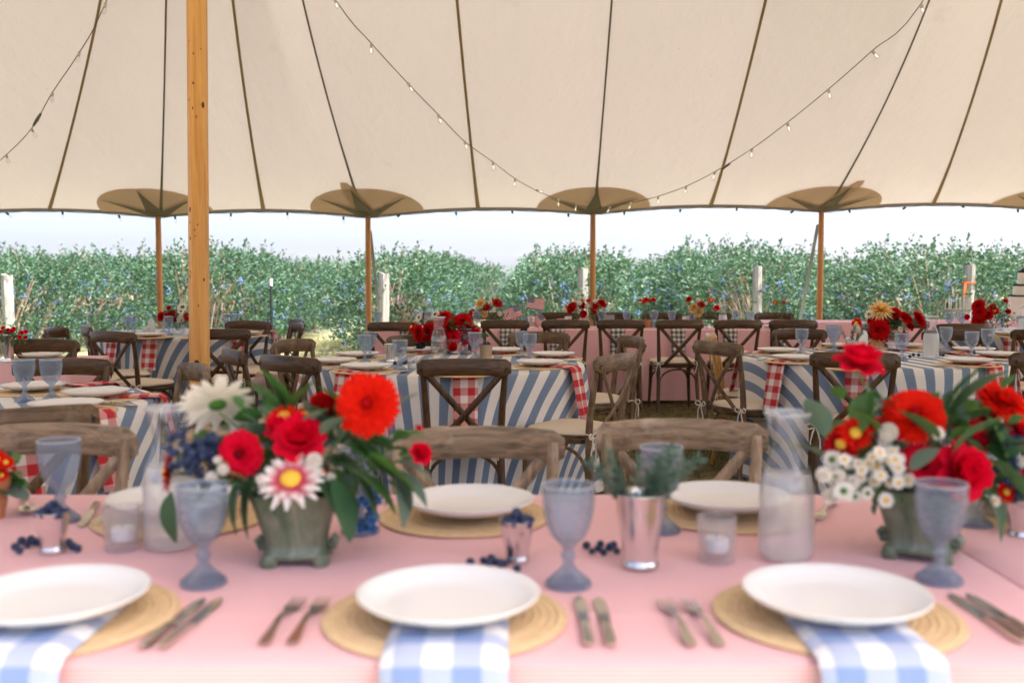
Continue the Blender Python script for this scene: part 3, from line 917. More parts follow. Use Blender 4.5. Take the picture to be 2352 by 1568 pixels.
# ================================================================== furniture and tableware kits
def arc(p0, p1, bulge, n=10):
    p0, p1, bulge = Vector(p0), Vector(p1), Vector(bulge)
    return [p0.lerp(p1, k / n) + bulge * (4 * (k / n) * (1 - k / n)) for k in range(n + 1)]
def chair_kit(ties=True):
    """crossback chair; the sitter looks along +Y, the back stands at -Y"""
    post, rail = M['chair_post'], M['chair_rail']
    kit = []
    # seat board: rounded trapezoid
    def outline(k, n, g=0.0):
        a = 2 * pi * k / n
        cx, cy = cos(a), sin(a)
        e = 0.55
        x = (abs(cx) ** e) * (1 if cx > 0 else -1); y = (abs(cy) ** e) * (1 if cy > 0 else -1)
        hw = (.205 + .022 * y) + g
        return (x * hw, .0 + y * (.200 + g))
    mb = MB(); n = 32; vs = []; fs = []
    for (z, g) in ((.425, -.006), (.432, 0), (.452, .002), (.460, -.006)):
        for k in range(n):
            x, y = outline(k, n, g); vs.append((x, y, z))
    for j in range(3):
        for k in range(n):
            a = j * n + k; b = j * n + (k + 1) % n
            fs.append((a, b, b + n, a + n))
    fs.append(tuple(range(3 * n, 4 * n))); fs.append(tuple(range(n - 1, -1, -1)))
    kit.append(('seat', mb.add(vs, fs).mesh('seat', rail, True, 50), []))
    # cushion
    mb = MB(); vs = []; fs = []
    prof = [(.461, -.030), (.464, -.006), (.476, .004), (.490, -.004), (.498, -.030), (.502, -.09), (.504, -.15)]
    for (z, g) in prof:
        for k in range(n):
            x, y = outline(k, n, g + .002); vs.append((x, y - .004, z + .003 * sin(5 * x * 9) * (1 if z > .48 else 0)))
    for j in range(len(prof) - 1):
        for k in range(n):
            a = j * n + k; b = j * n + (k + 1) % n
            fs.append((a, b, b + n, a + n))
    fs.append(tuple(range((len(prof) - 1) * n, len(prof) * n))); fs.append(tuple(range(n - 1, -1, -1)))
    subs = []
    if ties:
        for sx in (-1, 1):
            tb = MB()
            o = Vector((sx * .192, -.225, .475))
            tb.tube(arc(o + Vector((0, .05, 0)), o, (sx * .01, 0, .01), 4), .004, 5)
            for side in (-1, 1):
                lp = [o, o + Vector((side * .03, -.012, .018)), o + Vector((side * .050, -.014, .004)), o + Vector((side * .032, -.012, -.012)), o]
                tb.tube(smooth(lp, 4), .0042, 5)
                tb.tube(smooth([o, o + Vector((side * .014, -.016, -.03)), o + Vector((side * .026, -.012, -.085)), o + Vector((side * .022, -.014, -.115 - .02 * side))], 4), .0040, 5)
            subs.append(('tie', tb.mesh('tie', M['tie'])))
    kit.append(('cushion', mb.add(vs, fs).mesh('cushion', M['cushion'], True, 60), subs))
    # rear posts (leg and back in one bent piece)
    for sx in (-1, 1):
        pts = smooth([Vector((sx * .200, -.255, 0)), Vector((sx * .188, -.222, .22)), Vector((sx * .182, -.205, .45)), Vector((sx * .190, -.225, .65)), Vector((sx * .205, -.268, .855))], 4)
        r = [.0155 + .004 * sin(pi * min(1, k / len(pts) * 1.2)) for k in range(len(pts))]
        kit.append(('rear_post', MB().tube(pts, r, 10).mesh('rear_post', post), []))
        fp = [Vector((sx * .205, .185, 0)), Vector((sx * .192, .170, .25)), Vector((sx * .188, .165, .428))]
        kit.append(('leg', MB().tube(fp, [.014, .017, .019], 10).mesh('leg', post), []))
    # top rail: bowed, with rounded ends
    mb = MB(); m = 18; vs = []; fs = []; K = 10
    for i in range(m + 1):
        u = -1 + 2 * i / m
        x = .232 * u
        y = -.262 - .052 * (1 - u * u)
        endr = min(1, (1 - abs(u)) * 9 + .35)
        zc = .842 + .010 * (1 - u * u)
        hh = .043 * endr ** .5; th = .0145 * (0.6 + .4 * endr)
        for k in range(K):
            a = 2 * pi * k / K
            ca, sa = cos(a), sin(a)
            sq = lambda q: (abs(q) ** .5) * (1 if q > 0 else -1)
            vs.append((x, y + th * sq(ca) + .012 * (sa * .2), zc + hh * sq(sa)))
        if i:
            for k in range(K):
                a = (i - 1) * K + k; b = (i - 1) * K + (k + 1) % K
                fs.append((a, b, b + K, a + K))
    fs.append(tuple(range(K - 1, -1, -1))); fs.append(tuple(range(m * K, m * K + K)))
    bolts = []
    for sx in (-1, 1):
        bolts.append(('bolt', MB().sphere((sx * .208, -.291, .842), .0065, 8, 4).mesh('bolt', M['bolt'])))
    kit.append(('top_rail', mb.add(vs, fs).mesh('top_rail', rail, True, 50), bolts))
    # crossed flat slats
    for sx in (-1, 1):
        a = Vector((sx * .212, -.288, .848)); b = Vector((-sx * .140, -.205, .448))
        c = a.lerp(b, .55) + Vector((0, -.022 - .007 * sx, 0))
        pts = smooth([a, c, b], 7)
        kit.append(('cross_slat', MB().tube(pts, [.012] + [.0165] * (len(pts) - 2) + [.014], 8, sx=.36, up=(0, 1, 0)).mesh('cross_slat', post), []))
    kit.append(('bolt', MB().sphere((0, -.268, .612), .007, 8, 4).mesh('bolt', M['bolt']), []))
    # bentwood arches under the seat
    for (p0, p1) in (((-.190, .172, .20), (.190, .172, .20)), ((-.186, -.21, .20), (.186, -.21, .20)), ((-.19, -.20, .20), (-.192, .165, .20)), ((.19, -.20, .20), (.192, .165, .20))):
        p0, p1 = Vector(p0), Vector(p1)
        c = (p0 + p1) / 2
        pts = [c + (p0 - c) * cos(a) + Vector((0, 0, .212 * sin(a) ** .62)) for a in [pi * k / 14 for k in range(15)]]
        kit.append(('bentwood_arch', MB().tube(pts, .0095, 7).mesh('bentwood_arch', post), []))
    return kit
CHAIR = chair_kit(True)
CHAIR_PLAIN = chair_kit(False)
def chair(u, v, phi, label, group, mats=None, kit=None, push=0.0):
    p = on_z(u, v, .893)
    f = Vector((sin(radians(phi)), cos(radians(phi)), 0))
    o = Vector((p.x, p.y, 0)) + f * (.305 + push)
    return place(kit or CHAIR, 'crossback_chair', label, 'chair', (o.x, o.y, 0), -radians(phi), group, 1.0, mats)

# --- tableware meshes
def goblet_prof():
    return [(0, .006), (.030, .007), (.037, .010), (.0385, .006), (.038, .0), (.0375, .004), (.030, .016), (.016, .028), (.0095, .038), (.0085, .044), (.0125, .050), (.0125, .055),
            (.0090, .060), (.0095, .066), (.016, .073), (.027, .086), (.0355, .104), (.0405, .125), (.0425, .145), (.0430, .164), (.0438, .172), (.0425, .173), (.0405, .164)]
def dense(p, m=4):
    return [tuple(a + (b - a) * k / m for a, b in zip(p[i], p[i + 1])) for i in range(len(p) - 1) for k in range(m)] + [p[-1]]
GOBLET_BOWL = MB().lathe(dense(goblet_prof()[13:]), 72, fn=lambda th, k, r, z: (r * (1 + .012 * cos(12 * th)) + (.0016 * abs(sin(9 * th + z * 190)) * abs(sin(9 * th - z * 190)) if .078 < z < .155 else 0), z)).mesh('bowl', M['goblet'])
GOBLET_FOOT = MB().lathe(goblet_prof()[:14], 32, fn=lambda th, k, r, z: (r * (1 + .035 * cos(16 * th) * (1 if k < 8 else .3)), z)).mesh('foot', M['goblet'])
GOBLET = [('bowl', GOBLET_BOWL, [('rim', MB().lathe([(.0415, .1715), (.0440, .1705), (.0448, .1730), (.0432, .1750), (.0415, .1735)], 32).mesh('rim', M['frosted']))]), ('foot', GOBLET_FOOT, [])]  # frosted rim painted in as the lip's bright highlight
ICED = GOBLET + [('water', MB().lathe([(0, .078), (.016, .078), (.027, .090), (.0345, .106), (.039, .127), (.0405, .150), (0, .151)], 20).mesh('water', M['water']), [])]
PLATE = [('plate', MB().lathe([(0, .006), (.085, .006), (.100, .009), (.122, .019), (.134, .024), (.137, .0235), (.137, .020), (.124, .013), (.098, .003), (.070, .0), (0, .0)], 60,
          fn=lambda th, k, r, z: (r * (1 + (.008 * abs(cos(22 * th)) if r > .12 else 0)), z + (.0015 * abs(cos(22 * th)) if r > .13 else 0))).mesh('plate', M['plate'], True, 60), [])]
BIGPLATE = [('plate', MB().lathe([(0, .007), (.085, .007), (.102, .010), (.124, .021), (.135, .028), (.1385, .0275), (.1385, .024), (.126, .015), (.100, .004), (.070, .0), (0, .0)], 64).mesh('plate', M['plate'], True, 60), [])]
def mat_prof():
    p = [(0, .004)]
    for k in range(14):
        r0 = .013 * k + .002
        p += [(r0 + .002, .0058), (r0 + .0065, .0068), (r0 + .011, .0058), (r0 + .0128, .0045)]
    return p + [(.187, .005), (.190, .003), (.187, .0), (0, 0)]
MAT = [('placemat', MB().lathe(mat_prof(), 48).mesh('placemat', M['rattan'], True, 70), [])]
def napkin_kit(mat, width=.135, on=.20, hang=.30, flare=.035, seed=1, thick=.007):
    """origin on the table top at the edge; +Y points outwards over the edge"""
    r = random.Random(seed)
    ph = r.uniform(0, 6); mb = MB()
    R = .022
    n = 26
    L = on + R * pi / 2 + hang
    def path(s):
        if s < on: return (s - on, .0), (0, 1)
        if s < on + R * pi / 2:
            a = (s - on) / R
            return (R * sin(a), -R * (1 - cos(a))), (sin(a), cos(a))
        d = s - on - R * pi / 2
        return (R + flare * (d / hang), -R - d), (1, .08)
    rows = []
    for j in range(n + 1):
        s = L * j / n
        (y, z), (ny, nz) = path(s)
        hangf = max(0, (s - on) / (L - on))
        rows.append((s, y, z, ny, nz, hangf))
    m = 10
    for lay in (0, 1):
        vs, uvs, fs = [], [], []
        for (s, y, z, ny, nz, hf) in rows:
            for i in range(m + 1):
                u = i / m - .5
                x = u * width * (1 - .06 * hf) + .010 * hf * sin(ph)
                wob = .010 * hf * sin(u * 7 + ph) + .0015 * sin(u * 12 + ph * 2)
                th = thick if lay else .001
                edge = 1 - (abs(u) * 2) ** 8
                vs.append((x, y + (wob + th * edge + .0005) * ny, z + (.001 + th * edge) * nz + (wob * .15 if hf else 0)))
                uvs.append((u * width + .031, s))
        for j in range(n):
            for i in range(m):
                a = j * (m + 1) + i
                f = (a, a + 1, a + m + 2, a + m + 1)
                fs.append(f if lay else f[::-1])
        mb.add(vs, fs, uvs)
    return [('napkin', mb.mesh('napkin', mat, True, 0), [])]
NAP_RED = [napkin_kit(M['red_check'], .135, .22, .27, .05, s) for s in (1, 2, 3)]
NAP_NAVY = [napkin_kit(M['navy_check'], .15, .15, .24, .03, s) for s in (1, 2)]
NAP_BLUE = [napkin_kit(M['blue_check'], .172, .20, .30, .03, s, .012) for s in (4, 5)]
def slab(outline, th, curve=None):
    """thin extruded outline in XY with height curve(y)"""
    mb = MB(); n = len(outline)
    z = curve or (lambda y: 0)
    vs = [(x, y, z(y)) for x, y in outline] + [(x, y, z(y) + th) for x, y in outline]
    fs = [tuple(range(n - 1, -1, -1)), tuple(range(n, 2 * n))] + [(k, (k + 1) % n, n + (k + 1) % n, n + k) for k in range(n)]
    return mb, vs, fs
def fork_kit():
    kit = []
    mb = MB()
    zc = lambda y: .002 + .010 * exp(-((y + .02) / .05) ** 2) * 1.0
    segs = [(-.105, .0075), (-.09, .0085), (-.06, .0060), (-.02, .0040), (.015, .0035), (.030, .0075), (.040, .0120), (.052, .0128)]
    vs, fs = [], []
    for k, (y, wd) in enumerate(segs):
        vs += [(-wd, y, zc(y)), (wd, y, zc(y)), (wd, y, zc(y) + .0025), (-wd, y, zc(y) + .0025)]
        if k:
            o = 4 * (k - 1)
            for a in range(4):
                b = (a + 1) % 4
                fs.append((o + a, o + b, o + 4 + b, o + 4 + a))
    fs += [(3, 2, 1, 0), tuple(4 * (len(segs) - 1) + a for a in range(4))]
    mb.add(vs, fs)
    for i in range(4):
        x = -.0108 + i * .0072
        mb.tube([(x, .048, zc(.05) + .0012), (x, .075, .004), (x * .95, .098, .0065)], [.0020, .0018, .0008], 5)
    return [('fork', mb.mesh('fork', M['steel'], True, 50), [])]
def knife_kit():
    mb = MB()
    vs, fs = [], []
    segs = [(-.115, .006, .006), (-.10, .008, .007), (-.03, .006, .006), (-.02, .0065, .006), (-.015, .009, .002), (.05, .0105, .0018), (.09, .009, .0015), (.11, .0025, .001)]
    for k, (y, wd, th) in enumerate(segs):
        vs += [(-wd, y, .001), (wd, y, .001), (wd * .9, y, .001 + th), (-wd * .9, y, .001 + th)]
        if k:
            o = 4 * (k - 1)
            for a in range(4):
                b = (a + 1) % 4
                fs.append((o + a, o + b, o + 4 + b, o + 4 + a))
    fs += [(3, 2, 1, 0), tuple(4 * (len(segs) - 1) + a for a in range(4))]
    return [('knife', mb.add(vs, fs).mesh('knife', M['steel'], True, 40), [])]
def spoon_kit():
    mb = MB()
    zc = lambda y: .002 + .010 * exp(-((y + .0) / .05) ** 2)
    segs = [(-.105, .0075), (-.09, .0085), (-.06, .0060), (-.02, .0040), (.02, .0035), (.036, .0060)]
    vs, fs = [], []
    for k, (y, wd) in enumerate(segs):
        vs += [(-wd, y, zc(y)), (wd, y, zc(y)), (wd, y, zc(y) + .0025), (-wd, y, zc(y) + .0025)]
        if k:
            o = 4 * (k - 1)
            for a in range(4):
                b = (a + 1) % 4
                fs.append((o + a, o + b, o + 4 + b, o + 4 + a))
    fs += [(3, 2, 1, 0)]
    mb.add(vs, fs)
    mb.grid(lambda u, v: ((.021 * sin(pi * (v * .94 + .06)) ** .7 * cos(pi * u), .062 + .031 * -cos(pi * v), .011 - .008 * sin(pi * u) * sin(pi * v)), (u, v)), 10, 8)
    return [('spoon', mb.mesh('spoon', M['steel'], True, 50), [])]
FORK, KNIFE, SPOON = fork_kit(), knife_kit(), spoon_kit()
CARAFE_P = [(.0, .004), (.044, .004), (.050, .010), (.0505, .020), (.0505, .120), (.049, .140), (.043, .162), (.034, .185), (.0285, .203), (.0275, .215), (.030, .232), (.036, .252), (.0415, .268), (.0425, .272), (.0405, .272), (.035, .252)]
def carafe_kit(level=.15, misty=True):
    lo = [p for p in CARAFE_P if p[1] <= .162]
    up = CARAFE_P[len(lo) - 1:]
    wat = [(0, .008), (.046, .009), (.047, .02), (.047, .12), (.045, .140), (.041, .155), (0, .156)]
    return [('body', MB().lathe(lo, 36).mesh('body', M['frosted'] if misty else M['clear']), []),
            ('neck', MB().lathe(up, 36).mesh('neck', M['clear']), []),
            ('rim', MB().lathe([(.0405, .268), (.0430, .270), (.0438, .2735), (.0420, .276), (.0400, .2735), (.0405, .268)], 36).mesh('rim', M['frosted']), []),
            ('water', MB().lathe(wat, 28).mesh('water', M['water']), [])]
CARAFE = carafe_kit()
CARAFE_CLEAR = carafe_kit(misty=False)
def cup_kit(h, rt, rb, mat):
    prof = [(0, .004), (rb * .95, .003), (rb * 1.02, 0), (rb * 1.04, .006), (rb * .97, .010), (rb * .95, .016), (rb, h * .3), (rt * .93, h * .75), (rt * .98, h * .95), (rt * 1.03, h * .985), (rt * 1.02, h), (rt * .96, h * .99), (rt * .9, h * .7), (rb * .9, .02), (0, .018)]
    return MB().lathe(prof, 36).mesh('cup', mat, True, 60)
JULEP = cup_kit(.135, .046, .033, M['silver'])
SHOT = cup_kit(.078, .032, .023, M['silver'])
COPPERCUP = cup_kit(.085, .038, .030, M['copper'])
KRAFTCUP = cup_kit(.085, .040, .034, M['kraft'])
def flower_pot(mat, h=.095, rt=.055, rb=.038):
    return MB().lathe([(0, .0), (rb, 0), (rt * .92, h * .74), (rt, h * .75), (rt * 1.03, h), (rt * .94, h), (rt * .9, h * .8), (rb * .8, h * .3), (0, h * .3)], 28).mesh('pot', mat, True, 40)
CLAYPOT = flower_pot(M['terracotta'])
def votive_kit():
    return [('tumbler', MB().lathe([(0, .010), (.030, .010), (.033, .0), (.0345, .008), (.0355, .05), (.0360, .080), (.0365, .084), (.0335, .084), (.032, .06), (.030, .02), (0, .018)], 24,
             fn=lambda th, k, r, z: (r * (1 + .035 * cos(8 * th + 60 * z)), z)).mesh('tumbler', M['cutglass'], False), []),
            ('candle', MB().lathe([(0, .018), (.021, .018), (.022, .022), (.022, .040), (.020, .043), (0, .042)], 18).mesh('candle', M['wax']), [('wick', MB().tube([(0, 0, .042), (.001, 0, .050)], .0012, 5).mesh('wick', M['bolt']))])]
VOTIVE = votive_kit()
def berry_heap(cx, r, n, h, seed, rb=.0075):
    q = random.Random(seed); mb = MB()
    for k in range(n):
        a = q.uniform(0, 2 * pi); d = r * sqrt(q.random())
        mb.sphere((d * cos(a), d * sin(a), h + .010 * (1 - (d / r) ** 2) * q.uniform(.4, 2.0)), rb * q.uniform(.85, 1.15), 8, 5)
    return mb.mesh('berry_heap', M['berry'])
HEAP = berry_heap(0, .027, 26, .074, 3)
BERRY = MB().sphere((0, 0, .0075), .0078, 10, 6, sz=.92).mesh('blueberry', M['berry'])
# square glazed planter
def planter_kit():
    mb = MB(); n = 40
    prof = [(.058, .014), (.060, .020), (.054, .028), (.056, .045), (.064, .075), (.073, .105), (.080, .125), (.082, .132), (.078, .134), (.073, .120), (.060, .06), (.0, .05)]
    vs, fs = [], []
    for r, z in prof:
        for k in range(n):
            a = 2 * pi * k / n
            ca, sa = cos(a + pi / 4), sin(a + pi / 4)
            e = .42
            vs.append((r * (abs(ca) ** e) * (1 if ca > 0 else -1), r * (abs(sa) ** e) * (1 if sa > 0 else -1), z))
    for j in range(len(prof) - 1):
        for k in range(n):
            a = j * n + k; b = j * n + (k + 1) % n
            fs.append((a, b, b + n, a + n))
    fs.append(tuple(range(n - 1, -1, -1)))
    kit = [('body', mb.add(vs, fs).mesh('body', M['glaze'], True, 50), [])]
    for sx in (-1, 1):
        for sy in (-1, 1):
            kit.append(('foot', MB().lathe([(0, 0), (.014, 0), (.017, .008), (.013, .022), (0, .024)], 12, c=(sx * .046, sy * .046, 0)).mesh('foot', M['glaze']), []))
        kit.append(('scroll', MB().tube([(sx * .056, 0, .030), (sx * .066, 0, .026), (sx * .070, 0, .036), (sx * .062, 0, .042)], .010, 8).mesh('scroll', M['glaze']), []))
    return kit
PLANTER = planter_kit()
GLASSBOWL = [('bowl', MB().lathe([(0, .004), (.040, .004), (.052, .012), (.060, .045), (.064, .085), (.070, .105), (.068, .105), (.062, .085)], 30).mesh('bowl', M['clear']), []),
             ('water', MB().lathe([(0, .008), (.046, .010), (.056, .045), (.059, .07), (0, .07)], 24).mesh('water', M['water']), [])]

# --- flowers: every bloom faces +Z with radius 1
def petal_add(mb, base, ang, elev, L, W, curl, n=3, tipw=.25):
    """base radius, azimuth, elevation of the petal direction above the flower plane"""
    ca, sa = cos(ang), sin(ang)
    vs, uvs, fs = [], [], []
    for j in range(n + 1):
        t = j / n
        w_ = W * (sin(pi * min(1, .18 + .62 * t)) if t < 1 else tipw)
        el = elev + curl * t
        rr_ = base + L * t * cos(elev + curl * t * .5)
        zz = L * t * sin(elev + curl * t * .5)
        for i in (-1, 0, 1):
            x, y = rr_, i * w_
            z = zz + (abs(i) * w_ * .35)
            vs.append((x * ca - y * sa, x * sa + y * ca, z)); uvs.append((i * .5 + .5, t))
    for j in range(n):
        for i in range(2):
            a = j * 3 + i
            fs.append((a, a + 1, a + 4, a + 3))
    mb.add(vs, fs, uvs)
def bloom(kind, mat, cmat, seed):
    r = random.Random(seed); mb = MB(); cm = MB()
    if kind == 'dahlia':
        layers = [(.02, 30, .36), (.22, 30, .34), (.45, 26, .30), (.72, 22, .26), (1.0, 16, .22), (1.25, 10, .18)]
        for el, n, W in layers:
            L = 1.0 - .42 * el
            for k in range(n):
                petal_add(mb, .04, 2 * pi * (k + r.random() * .5) / n + el * 3, el + r.gauss(0, .05), L * r.uniform(.93, 1.05), W * .5, -.15)
        cm.sphere((0, 0, .30), .17, 10, 5)
    elif kind == 'spiky':
        for el, n in ((-.05, 20), (.20, 18), (.48, 15), (.85, 12), (1.2, 8)):
            for k in range(n):
                petal_add(mb, .05, 2 * pi * (k + r.random() * .6) / n, el + r.gauss(0, .08), (1.05 - .40 * max(0, el)) * r.uniform(.86, 1.1), .085, -.22, 3, .1)
        cm.sphere((0, 0, .32), .16, 10, 5)
    elif kind == 'zinnia':
        for el, n in ((.0, 18), (.22, 16), (.45, 13), (.75, 9), (1.05, 7)):
            for k in range(n):
                petal_add(mb, .10, 2 * pi * (k + r.random() * .4) / n + el, el + r.gauss(0, .05), (.90 - .45 * el) * r.uniform(.93, 1.05), .20, -.1, 3, .6)
        cm.sphere((0, 0, .14), .22, 12, 5, sz=.8)
    elif kind == 'rose':
        for el, n, L in ((.15, 7, .95), (.55, 7, .90), (.95, 6, .82), (1.25, 5, .74), (1.45, 4, .62)):
            for k in range(n):
                petal_add(mb, .05, 2 * pi * (k + r.random() * .3) / n + el * 2, el, L * r.uniform(.93, 1.05), .40, .45 if el > .5 else -.2, 4, .5)
        cm.sphere((0, 0, .3), .2, 8, 4)
    elif kind == 'daisy':
        for el, n in ((.05, 15), (.25, 11)):
            for k in range(n):
                petal_add(mb, .12, 2 * pi * (k + r.random() * .4) / n, el, .85 * r.uniform(.9, 1.05), .16, -.15, 2, .5)
        cm.sphere((0, 0, .10), .32, 10, 5, sz=.6)
    elif kind == 'open':                                     # open dahlia with a broad disc
        for el, n in ((-.05, 14), (.15, 13), (.42, 11)):
            for k in range(n):
                petal_add(mb, .22, 2 * pi * (k + r.random() * .4) / n + el, el + r.gauss(0, .06), (.86 - .25 * el) * r.uniform(.9, 1.08), .135, -.1, 3, .25)
        cm.sphere((0, 0, .14), .34, 14, 6, sz=.62)
    elif kind == 'button':
        for k in range(70):
            z = 1 - 2 * (k + .5) / 70; a = k * 2.4
            if z < -.55: continue
            petal_add(mb, .55 * sqrt(1 - z * z) * .9, a, math.asin(z) + .2, .45, .2, .3, 2, .6)
            mb.v[-9:] = [(p[0], p[1], p[2] + .55 * z) for p in mb.v[-9:]]
        cm.sphere((0, 0, .05), .62, 8, 5)
    pm = mb.mesh(kind + '_petals', mat, True, 0)
    return [('petals', pm), ('flower_centre', cm.mesh('flower_centre', cmat))]
B = {
    'orange': bloom('dahlia', M['p_orange'], M['p_red'], 1), 'red': bloom('dahlia', M['p_red'], M['p_dark'], 2), 'spiky': bloom('spiky', M['p_red'], M['p_dark'], 3),
    'zinnia': bloom('zinnia', M['p_crimson'], M['p_dark'], 4), 'rose': bloom('rose', M['p_crimson'], M['p_dark'], 5), 'darkrose': bloom('rose', M['p_red'], M['p_dark'], 6),
    'white': bloom('open', M['p_white'], M['f_green'], 7), 'striped': bloom('open', M['p_striped'], M['f_yellow'], 8), 'daisy': bloom('daisy', M['p_white'], M['f_yellow'], 9),
    'button': bloom('button', M['p_white'], M['p_white'], 10), 'yellow': bloom('spiky', M['p_yellow'], M['f_yellow'], 11), 'open_red': bloom('open', M['p_red'], M['f_yellow'], 12),
    'open_orange': bloom('open', M['p_orange'], M['f_yellow'], 13),
}
BN = {'orange': 'dahlia', 'red': 'dahlia', 'spiky': 'cactus_dahlia', 'zinnia': 'zinnia', 'rose': 'rose', 'darkrose': 'rose', 'white': 'white_dahlia', 'striped': 'striped_dahlia', 'daisy': 'daisy',
      'button': 'button_flower', 'yellow': 'yellow_dahlia', 'open_red': 'open_dahlia', 'open_orange': 'open_dahlia'}
def leaf_mesh(mat, L, W, fold=.25, droop=.3, n=6):
    mb = MB()
    def fn(u, v):
        a = (u - .5) * 2
        w_ = W * sin(pi * min(1, v * .96 + .02)) ** .75
        return (a * w_, L * v, abs(a) * w_ * fold - droop * L * v * v), (u, v)
    return mb.grid(fn, 4, n).mesh('leaf', mat, True, 0)
LEAF = {'deep': leaf_mesh(M['leaf_deep'], .075, .022), 'bright': leaf_mesh(M['leaf_bright'], .065, .024), 'grey': leaf_mesh(M['leaf_grey'], .055, .019), 'round': leaf_mesh(M['leaf_grey'], .040, .018, .1)}
def face(d, roll=0.0):
    return Vector(d).normalized().to_track_quat('Z', 'Y') @ Euler((0, 0, roll)).to_quaternion()
def bouquet(label, base, blooms, centre, leaves, seed, group='cut flower bouquets', leaf_parts=True, spread=(.16, .13, .12), name='flower_bouquet', leafk=('deep', 'bright', 'grey', 'deep'), lsc=1.0, berries=()):
    """blooms: (kind, world point, radius, facing). centre: world point of the heart of the bouquet."""
    r = random.Random(seed)
    base = Vector(base); centre = Vector(centre)
    o = thing(name, label, 'bouquet', base, 0, group)
    st = MB()
    for kind, p, rad, d in blooms:
        q = Vector(p) - base
        f = ob(BN[kind], B[kind][0][1], o, q, face(d, r.uniform(0, 6)), rad)
        ob('flower_centre', B[kind][1][1], f)
        root = Vector((r.gauss(0, .012), r.gauss(0, .012), .02))
        dd = Vector(d).normalized()
        st.tube(smooth([root, root.lerp(q, .55) + Vector((0, 0, .02)), q - dd * rad * .25], 3), .0022, 5)
    ob('stems', st.mesh('stems', M['stem']), o, kind='stuff')
    lc = centre - base
    if leaf_parts:
        for k in range(leaves):
            a = r.uniform(0, 2 * pi); e = r.uniform(-.6, 1.2)
            d = Vector((cos(a) * cos(e), sin(a) * cos(e), sin(e)))
            s = r.uniform(.35, 1.0)
            q = lc + Vector((d.x * spread[0] * s, d.y * spread[1] * s, d.z * spread[2] * s))
            if q.y < lc.y: q.y = lc.y + (q.y - lc.y) * .35 + .02
            dirv = (d + Vector((r.gauss(0, .5), r.gauss(.2, .5), r.gauss(.1, .5)))).normalized()
            qt = dirv.to_track_quat('Y', 'Z') @ Euler((0, r.uniform(-1, 1), 0)).to_quaternion()
            ob('leaf', LEAF[r.choice(leafk)], o, q, qt, lsc * r.uniform(.7, 1.35))
        for k in range(leaves // 2):                         # small filler leaves close to the heart
            d = Vector((r.gauss(0, .5), r.gauss(0.1, .4), r.gauss(.1, .45)))
            q = lc + Vector((d.x * spread[0] * .9, d.y * spread[1] * .8, d.z * spread[2] * .9))
            if q.y < lc.y - .03: q.y = lc.y - .03
            ob('leaf', LEAF[r.choice(('bright', 'round', 'grey'))], o, q, Vector((d.x, d.y - .3, d.z + .3)).normalized().to_track_quat('Y', 'Z') @ Euler((0, r.uniform(-1, 1), 0)).to_quaternion(), lsc * r.uniform(.5, .9))
    else:
        lv, lf = [], []
        for k in range(leaves):
            a = r.uniform(0, 2 * pi); e = r.uniform(-.7, 1.2)
            d = Vector((cos(a) * cos(e), sin(a) * cos(e), sin(e)))
            s = r.uniform(.3, 1.0)
            q = lc + Vector((d.x * spread[0] * s, d.y * spread[1] * s, d.z * spread[2] * s))
            leaf_quad(lv, lf, q, (d + Vector((r.gauss(0, .6), r.gauss(0, .6), r.gauss(0, .6)))).normalized(), Vector((r.gauss(0, 1), r.gauss(0, 1), 1)).normalized(), lsc * r.uniform(.03, .055), lsc * r.uniform(.009, .016))
        ob('foliage', MB().add(lv, lf).mesh('foliage', M['leaf_deep'], False), o, kind='stuff')
    for p, n, rad, mt in berries:
        mb = MB(); q = Vector(p) - base
        for k in range(n):
            mb.sphere((r.gauss(0, rad * .45), r.gauss(0, rad * .4), r.gauss(0, rad * .5)), .0075 * r.uniform(.8, 1.15), 7, 4)
        ob('berry_cluster', mb.mesh('berry_cluster', mt), o, q, kind='stuff')
    return o

# ================================================================== tables and cloths
TZ = .76
def round_cloth(R, seed, rot):
    r = random.Random(seed)
    ph = [r.uniform(0, 2 * pi) for _ in range(5)]
    fr = [r.choice((5, 6, 7)), r.choice((9, 10, 11)), r.choice((14, 15)), r.choice((3, 4)), 22]
    am = [.45, .8, .55, .3, .18]
    mb = MB(); N = 260
    rings = [(0.0, 0), (.3, 0), (.6, 0), (R - .02, 0), (R - .006, 0)] + [(R, k) for k in range(1, 21)]
    vs, uvs, fs = [], [], []
    cr, sr = cos(rot), sin(rot)
    for (rad, k) in rings:
        for i in range(N + 1):
            th = 2 * pi * i / N
            if k == 0:
                rr_ = rad; z = TZ + .004 - (.004 if rad > R - .01 else 0); s = 0; rho = rad
            else:
                s = .752 * (k / 20)
                f = sum(a * sin(q * th + p + .5 * sin(2 * th + p)) for a, q, p in zip(am, fr, ph))
                g = (s / .752)
                rr_ = R + .008 * min(1, k / 2) + .022 * g + .040 * f * g ** 1.25 + .012 * abs(f) * g
                z = TZ + .004 - .006 - s
                if k == 20: rr_ += .03
                rho = R + s
                th2 = th + .020 * g * cos(fr[1] * th + ph[1])
            vs.append((rr_ * cos(th), rr_ * sin(th), z))
            u, v = rho * cos(th), rho * sin(th)
            uvs.append((u * cr - v * sr, u * sr + v * cr))
    n = len(rings)
    for j in range(n - 1):
        for i in range(N):
            a = j * (N + 1) + i
            if j == 0: fs.append((a, a + N + 2, a + N + 1))
            else: fs.append((a, a + 1, a + N + 2, a + N + 1))
    return mb.add(vs, [f[::-1] for f in fs], uvs).mesh('round_cloth', M['stripe'], True, 0)
